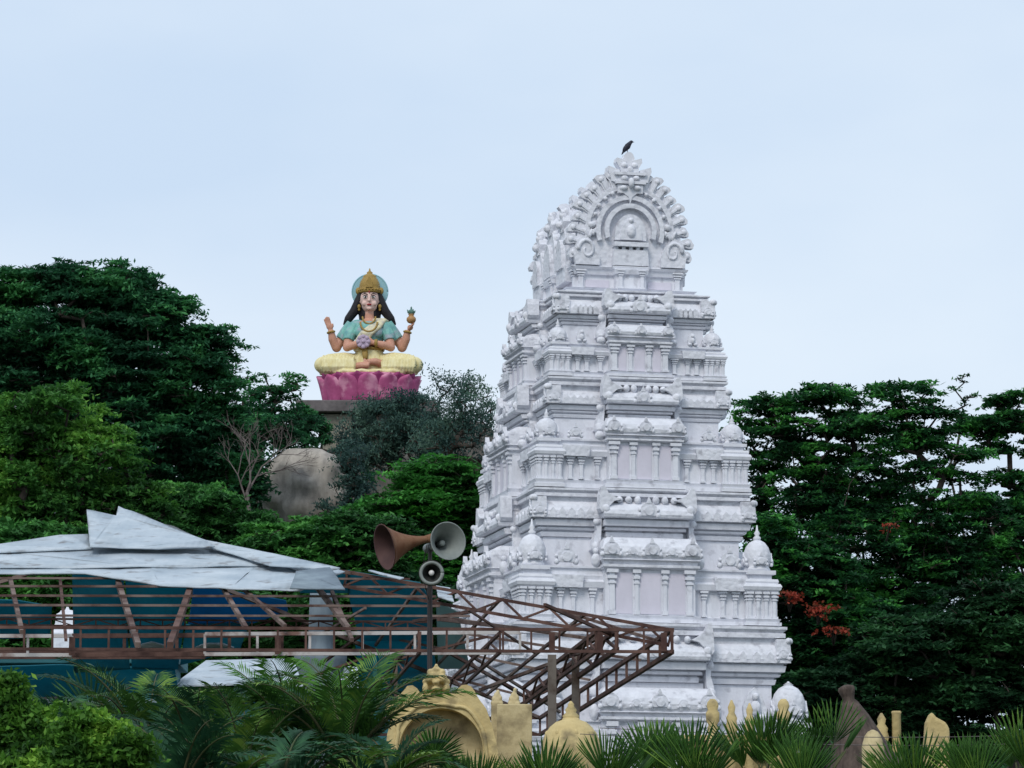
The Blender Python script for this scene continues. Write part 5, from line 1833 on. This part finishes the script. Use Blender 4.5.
# parapet with posts in front of the tower foot, and the yellow pieces further right
def turned_post(px, ytop, rpx, Y, label, mt='yellow', group='yellow parapet posts', name='parapet_post', style=0, zb=None):
    c_ = P(px, 760, Y)
    k_ = Y / F
    z = lambda py: P(px, py, Y).z
    mb = MB()
    r_ = rpx * k_
    H = 790 - ytop
    if style == 0:      # bulbous finial post
        pr = [(r_ * .8, z(790)), (r_ * .8, z(ytop + H * .5)), (r_ * 1.1, z(ytop + H * .48)), (r_ * .7, z(ytop + H * .42)), (r_ * 1.15, z(ytop + H * .32)), (r_ * .9, z(ytop + H * .24)), (r_ * 1.0, z(ytop + H * .2)), (r_ * .55, z(ytop + H * .14)), (r_ * .7, z(ytop + H * .08)), (r_ * .15, z(ytop))]
    elif style == 1:    # leaf shaped, worn
        pr = [(r_ * .8, z(790)), (r_ * .8, z(ytop + 46)), (r_ * 1.15, z(ytop + 44)), (r_ * 1.15, z(ytop + 41)), (r_ * .75, z(ytop + 38)), (r_ * .95, z(ytop + 30)), (r_ * .7, z(ytop + 26)), (r_ * 1.1, z(ytop + 22)), (r_ * 1.15, z(ytop + 14)), (r_ * .8, z(ytop + 11)), (r_ * 1.0, z(ytop + 7)), (r_ * .85, z(ytop + 3)), (r_ * .4, z(ytop))]
    else:
        pr = [(r_, z(790)), (r_, z(ytop + 3)), (r_ * 1.1, z(ytop + 2.5)), (r_ * 1.1, z(ytop + .8)), (r_ * .9, z(ytop))]
    if zb is not None: pr = [(pr[0][0], zb)] + pr
    mb.lathe(pr, Matrix.Translation((c_.x, Y, 0)), 20, sy=.8)
    tag(mb.build(name, M[mt]), label, 'post', group)


PY_ = 64.0
zp = P(735, 735, PY_).z
mb = MB()
mb.box(P(684, 740, PY_).x, P(797, 740, PY_).x, PY_ + .0, PY_ + .4, 0, zp - .1)
mb.box(P(681, 740, PY_).x, P(800, 740, PY_).x, PY_ - .06, PY_ + .46, zp - .1, zp)
tag(mb.build('parapet_wall', M['yellow'], bevel=.015), 'yellow parapet wall in front of the white tower foot', 'wall')
for px, yt, r_, lb, st in ((713, 699, 6, 'leftmost tall yellow post before the tower foot, worn smooth', 1), (732, 700, 5.5, 'bulbous yellow post second from the left before the tower', 0), (750, 703, 5.0, 'short bulbous yellow post, third before the tower', 0), (784, 699, 6, 'yellow post beside the round white turret top', 1)):
    turned_post(px, yt, r_, PY_ - .35, lb, style=st, zb=2.0)
for px, yt, r_, lb, st in ((849, 727, 4.5, 'small yellow finial just left of the brown cone', 0), (882, 713, 6.5, 'ribbed yellow post right of the brown cone', 0), (897, 711, 4.5, 'slim straight yellow post beside the ribbed one', 2)):
    turned_post(px, yt, r_, 62, lb, style=st, zb=0.0)
# leaning yellow pot-like block
mb = MB()
k_ = 61 / F
z = lambda py: P(936, py, 61).z
X = lambda px: P(px, 740, 61).x
mb.prism([(926, 800), (925, 745), (927, 722), (932, 711), (937, 717), (946, 722), (950, 728), (950, 745), (948, 770), (948, 800)], lambda u, v, t: Vector((X(u), 61 + t, z(v))), 0, .38)
mb.box(X(928), X(947), 61.04, 61.34, 0, z(799))
tag(mb.build('pointed_post', M['yellow'], bevel=.05), 'broad yellow post with a pointed top, rightmost of the posts', 'post', 'yellow parapet posts')

# brown cone roof
c_ = P(850, 740, 60)
k_ = 60 / F
z = lambda py: P(850, py, 60).z
cn = empty('cone_roof', (c_.x + .02, 60, 0))
mb = MB()
mb.lathe([(44 * k_, z(790)), (35 * k_, z(768)), (25 * k_, z(742)), (16 * k_, z(718)), (8.5 * k_, z(703)), (5.5 * k_, z(699)), (6.5 * k_, z(695)), (8.5 * k_, z(689)), (7.5 * k_, z(686)), (2 * k_, z(684))], Matrix.Translation((0.0, 0, z(690))) @ Matrix.Rotation(R(-12), 4, 'Y') @ Matrix.Translation((-.06, 0, -z(690))), 28, rib=.03, nr=14)
mb.build('thatch', M['thatch'], cn)
mb = MB()
mb.tube([(0, 0, 0), (0, 0, z(770))], .22, 16)
mb.build('core_post', M['cream'], cn)
tag(cn, 'brown cone shaped roof with a flared tip among the palms', 'roof')
mb = MB()
c2 = P(873, 745, 58.6)
mb.lathe([(9 * k_, 0), (11 * k_, z(768)), (11 * k_, z(752)), (8 * k_, z(742)), (5 * k_, z(738)), (1 * k_, z(736))], Matrix.Translation((c2.x, 58.6, 0)), 18)
tag(mb.build('rounded_post', M['cream']), 'pale rounded post leaning against the brown cone', 'post')

# wires
for i, (ya, yb, lb) in enumerate(((722, 700, 'upper thin wire crossing to the right edge'), (728, 712, 'lower thin wire crossing to the right edge'))):
    a = P(600 - 20 * i, ya + 6, 52); b = P(1500, yb - 14, 52)
    mb = MB()
    mb.tube([a.lerp(b, t / 20) + Vector((0, 0, -.35 * math.sin(PI * t / 20))) for t in range(21)], .005, 5)
    tag(mb.build('wire', M['concrete']), lb, 'wire')


# ------------------------------------------------------------------ palms
def fan_leaf(c, d, up, Rr, nseg=26, spread=230, fuse=.35, wseg=1.0, droop=.15):
    """pleated palm fan: returns quads"""
    d = Vector(d).normalized()
    up = Vector(up)
    sdv = d.cross(up).normalized()
    nrm = sdv.cross(d).normalized()
    out_ = []
    for i in range(nseg):
        a = R(-spread / 2 + spread * i / (nseg - 1)) + random.gauss(0, .015)
        da = R(spread / (nseg - 1)) * .52 * wseg
        L = Rr * (.78 + .22 * math.cos(a * .8)) * random.uniform(.92, 1.05)

        def pt(r, aa, zz):
            return c + (d * math.cos(aa) + sdv * math.sin(aa)) * r + nrm * zz
        ridge = .02 * Rr
        dr = droop * random.uniform(.5, 1.6)
        zf = lambda r: -dr * Rr * (r / Rr) ** 2.4
        r1 = L * (fuse + .15)
        for sg in (-1, 1):
            out_.append([pt(.02, a, 0), pt(r1, a, zf(r1) + ridge), pt(r1, a + sg * da, zf(r1) - ridge), pt(.02, a + sg * da * .3, 0)])
            out_.append([pt(r1, a, zf(r1) + ridge), pt(L * .85, a, zf(L * .85) + ridge * .5), pt(L * .85, a + sg * da * .38, zf(L * .85)), pt(r1, a + sg * da, zf(r1) - ridge)])
            out_.append([pt(L * .85, a, zf(L * .85) + ridge * .5), pt(L, a, zf(L)), pt(L * .95, a + sg * da * .1, zf(L * .95)), pt(L * .85, a + sg * da * .38, zf(L * .85))])
    return out_


def palm(px, ptop, Y, label, nleaf=14, Rr=.62, mt='palm', fuse=.3, light=0, upbias=.5, spread=220, group=None, petiole=.8, seed=0, wseg=.9, nseg=26, elo=15, ehi=85, droop=.15):
    random.seed(seed)
    tp = P(px, ptop, Y)
    crown = Vector((tp.x, Y, tp.z - petiole * 1.1 - Rr * 1.0))
    root = empty('fan_palm', (tp.x, Y, 0))
    ro = Vector(root.location)
    mb = MB()
    hh = crown.z
    mb.lathe([(.17, 0), (.13, hh * .2), (.115, hh * .6), (.12, hh * .9), (.15, hh), (.08, hh + .15)], n=12)
    mb.build('trunk', M['bark'], root)
    for i in range(nleaf):
        az = 2 * PI * i / nleaf * 2.4 + random.uniform(-.3, .3)
        el = R(random.uniform(elo, ehi)) if random.random() < upbias else R(random.uniform(-10, 45))
        d = Vector((math.cos(az) * math.cos(el), math.sin(az) * math.cos(el), math.sin(el)))
        pl = petiole * random.uniform(.8, 1.15)
        e = crown + d * pl * .5
        hub = crown + d * pl + Vector((0, 0, -.08 * pl * math.cos(el)))
        qs = fan_leaf(hub - ro, (d + Vector((0, 0, -.12))).normalized(), Vector((0, 0, 1)) if abs(d.z) < .95 else Vector((0, -1, 0)), Rr * random.uniform(.85, 1.12), spread=spread, fuse=fuse, wseg=wseg, nseg=nseg, droop=droop)
        lf = quads_obj('frond', np.array([[tuple(p_) for p_ in q_] for q_ in qs]), M['palm_light'] if i < light else M[mt], root)
        st = MB()
        st.tube([crown - ro, e - ro + Vector((0, 0, .04)), hub - ro], [.022, .016, .011], 6)
        st.build('stalk', M['stem'], lf)
    tag(root, label, 'palm', group)
    return root


def feather_palm(px, ptop, Y, label, nfr=12, L=1.7, mt='palm', group=None, seed=0, bright=2, upb=.6):
    random.seed(seed)
    tp = P(px, ptop, Y)
    crown = Vector((tp.x, Y, tp.z - L * .84))
    root = empty('feather_palm', (tp.x, Y, 0))
    ro = Vector(root.location)
    mb = MB()
    hh = crown.z
    mb.lathe([(.15, 0), (.11, hh * .2), (.09, hh * .7), (.10, hh * .9), (.13, hh), (.06, hh + .2)], n=12)
    mb.build('trunk', M['bark'], root)
    for i in range(nfr):
        az = 2.4 * i + random.uniform(-.3, .3)
        el = R(random.uniform(62, 88)) if random.random() < upb else R(random.uniform(25, 60))
        LL = L * random.uniform(.8, 1.12)
        pts = [crown.copy()]
        e = el
        n = 16
        for k in range(n):
            e -= (.035 + .008 * k) * random.uniform(.7, 1.3) * (1.3 if el < R(60) else .8)
            pts.append(pts[-1] + Vector((math.cos(az) * math.cos(e), math.sin(az) * math.cos(e), math.sin(e))) * LL / n)
        V = []
        twist = random.uniform(-.5, .5)
        nl = 46
        for k in range(nl):
            t = .14 + .86 * k / (nl - 1)
            j = min(int(t * n), n - 1)
            f_ = t * n - j
            c_ = pts[j].lerp(pts[j + 1], f_)
            d = (pts[j + 1] - pts[j]).normalized()
            sdv = d.cross(Vector((0, 0, 1)))
            sdv = sdv.normalized() if sdv.length > .05 else Vector((-math.sin(az), math.cos(az), 0))
            nn = sdv.cross(d).normalized()
            ll = LL * .30 * math.sin(PI * (.12 + .80 * t)) ** .7 * random.uniform(.85, 1.1)
            for sg in (-1, 1):
                if random.random() < .04: continue
                dd = (sdv * sg * (1 - .35 * t) + d * (.55 + .5 * t) + nn * (.25 + twist * sg * .3)).normalized()
                wv = d * .020 * (1.2 - .5 * t)
                tip = c_ + dd * ll + Vector((0, 0, -ll * random.uniform(.12, .4)))
                mid = c_ + dd * ll * .5 + Vector((0, 0, -ll * .04))
                V.append([c_ - wv * .6 - ro, mid - wv - ro, tip - ro, mid + wv - ro])
        m_ = 'palm_light' if i < bright else (mt if i % 4 else 'palm_dull')
        lf = quads_obj('frond', np.array([[tuple(p_) for p_ in q_] for q_ in V]), M[m_], root)
        st = MB()
        st.tube([p_ - ro for p_ in pts], [.024 - .02 * k / n for k in range(n + 1)], 6)
        st.build('stalk', M['stem'], lf)
    tag(root, label, 'palm', group)
    return root


G1 = 'spiky fan palms along the lower right'
for i, (px, yt, Y, lb, kw) in enumerate([
    (473, 745, 47, 'fan palm leaning before the foot of the yellow arch', {}),
    (540, 732, 45, 'fan palm just left of the bell dome', {}),
    (606, 724, 46, 'fan palm just right of the bell dome', {}),
    (655, 715, 47, 'fan palm left of the yellow parapet, before the white tower', {}),
    (692, 716, 44, 'fan palm in front of the left parapet posts', {}),
    (760, 704, 45, 'tall fan palm in front of the right parapet posts', {}),
    (824, 694, 46, 'tallest spiky fan palm, close left of the brown cone', dict(upbias=.95, Rr=.55, petiole=.5, nleaf=7)),
    (796, 724, 43, 'low fan palm below the round white turret top', {}),
    (912, 724, 45, 'fan palm in front of the slim yellow posts', {}),
    (972, 726, 44, 'fan palm right of the pointed yellow post', {}),
    (1020, 706, 46, 'fan palm at the lower right corner', {}),
]):
    palm(px, yt, Y, lb, group=G1, seed=20 + i, **{**dict(nleaf=9, Rr=.60, spread=78, fuse=.12, upbias=.93, petiole=.5, wseg=.85, nseg=13, elo=58, ehi=90, droop=.05), **kw})
G2 = 'feathery palms along the lower left'
palm(96, 660, 52, 'dull fan palm standing before the teal building', nleaf=10, Rr=.62, mt='palm_dull', spread=200, fuse=.3, seed=61)
palm(430, 718, 53, 'green fan palm spreading in front of the yellow arch opening', nleaf=9, Rr=.5, petiole=.35, spread=200, fuse=.3, seed=62)
for i, (px, yt, Y, lb, kw) in enumerate([
    (62, 676, 50, 'feathery palm behind the corner bush at the far left', dict(mt='palm_dull', bright=0)),
    (148, 664, 48, 'upright feathery palm with pale frond right of the teal building', dict(upb=.85)),
    (196, 672, 47, 'feathery palm standing left of the pale store roof', dict(mt='palm_dull', bright=1)),
    (245, 690, 46, 'dark feathery palm below the pale store roof', dict(bright=0)),
    (292, 664, 47, 'feathery palm with bright young fronds below the grey column', dict(upb=.9, bright=4)),
    (345, 656, 46, 'tallest feathery palm, left of the yellow arch', dict(upb=.85)),
    (392, 704, 45, 'drooping feathery palm covering the left foot of the yellow arch', dict(mt='palm_dull', bright=0, upb=.3, L=1.2)),
    (120, 718, 42, 'low feathery palm just right of the bright bushes', dict(L=1.3)),
    (178, 712, 41, 'low dark feathery palm in the front row, third from the left', dict(L=1.3, mt='palm_dull', bright=0)),
    (228, 722, 41, 'low feathery palm in the middle of the front row', dict(L=1.3, bright=1)),
    (280, 728, 41, 'low dark feathery palm in front of the one with bright young fronds', dict(L=1.2, mt='palm_dull', bright=0)),
    (330, 722, 42, 'low feathery palm in front of the tallest one', dict(L=1.3, bright=1)),
    (375, 738, 41, 'lowest feathery palm below the left foot of the arch', dict(L=1.1, bright=1)),
]):
    feather_palm(px, yt, Y, lb, **{**dict(nfr=15, group=G2, seed=80 + i), **kw})

# bright bushes lower left
tree('bush', 'bright green round bush at the lower left corner', 'bush',
     [(18, 745, 34, 26), (56, 758, 34, 18), (8, 712, 20, 20), (34, 728, 16, 10), (2, 695, 10, 10)], 38, M['bush'], cr=.22, dens=9, per=110, leaf=(.085, .045), flat=.9, jit=.7, tr=.04, twigs=False)
tree('bush', 'bright green bush beside the corner bush, before the palms', 'bush',
     [(92, 742, 26, 16), (112, 762, 34, 20), (60, 775, 50, 16), (76, 730, 12, 8), (118, 738, 10, 8)], 37, M['bush'], cr=.22, dens=9, per=110, leaf=(.085, .045), flat=.9, jit=.7, tr=.04, twigs=False)
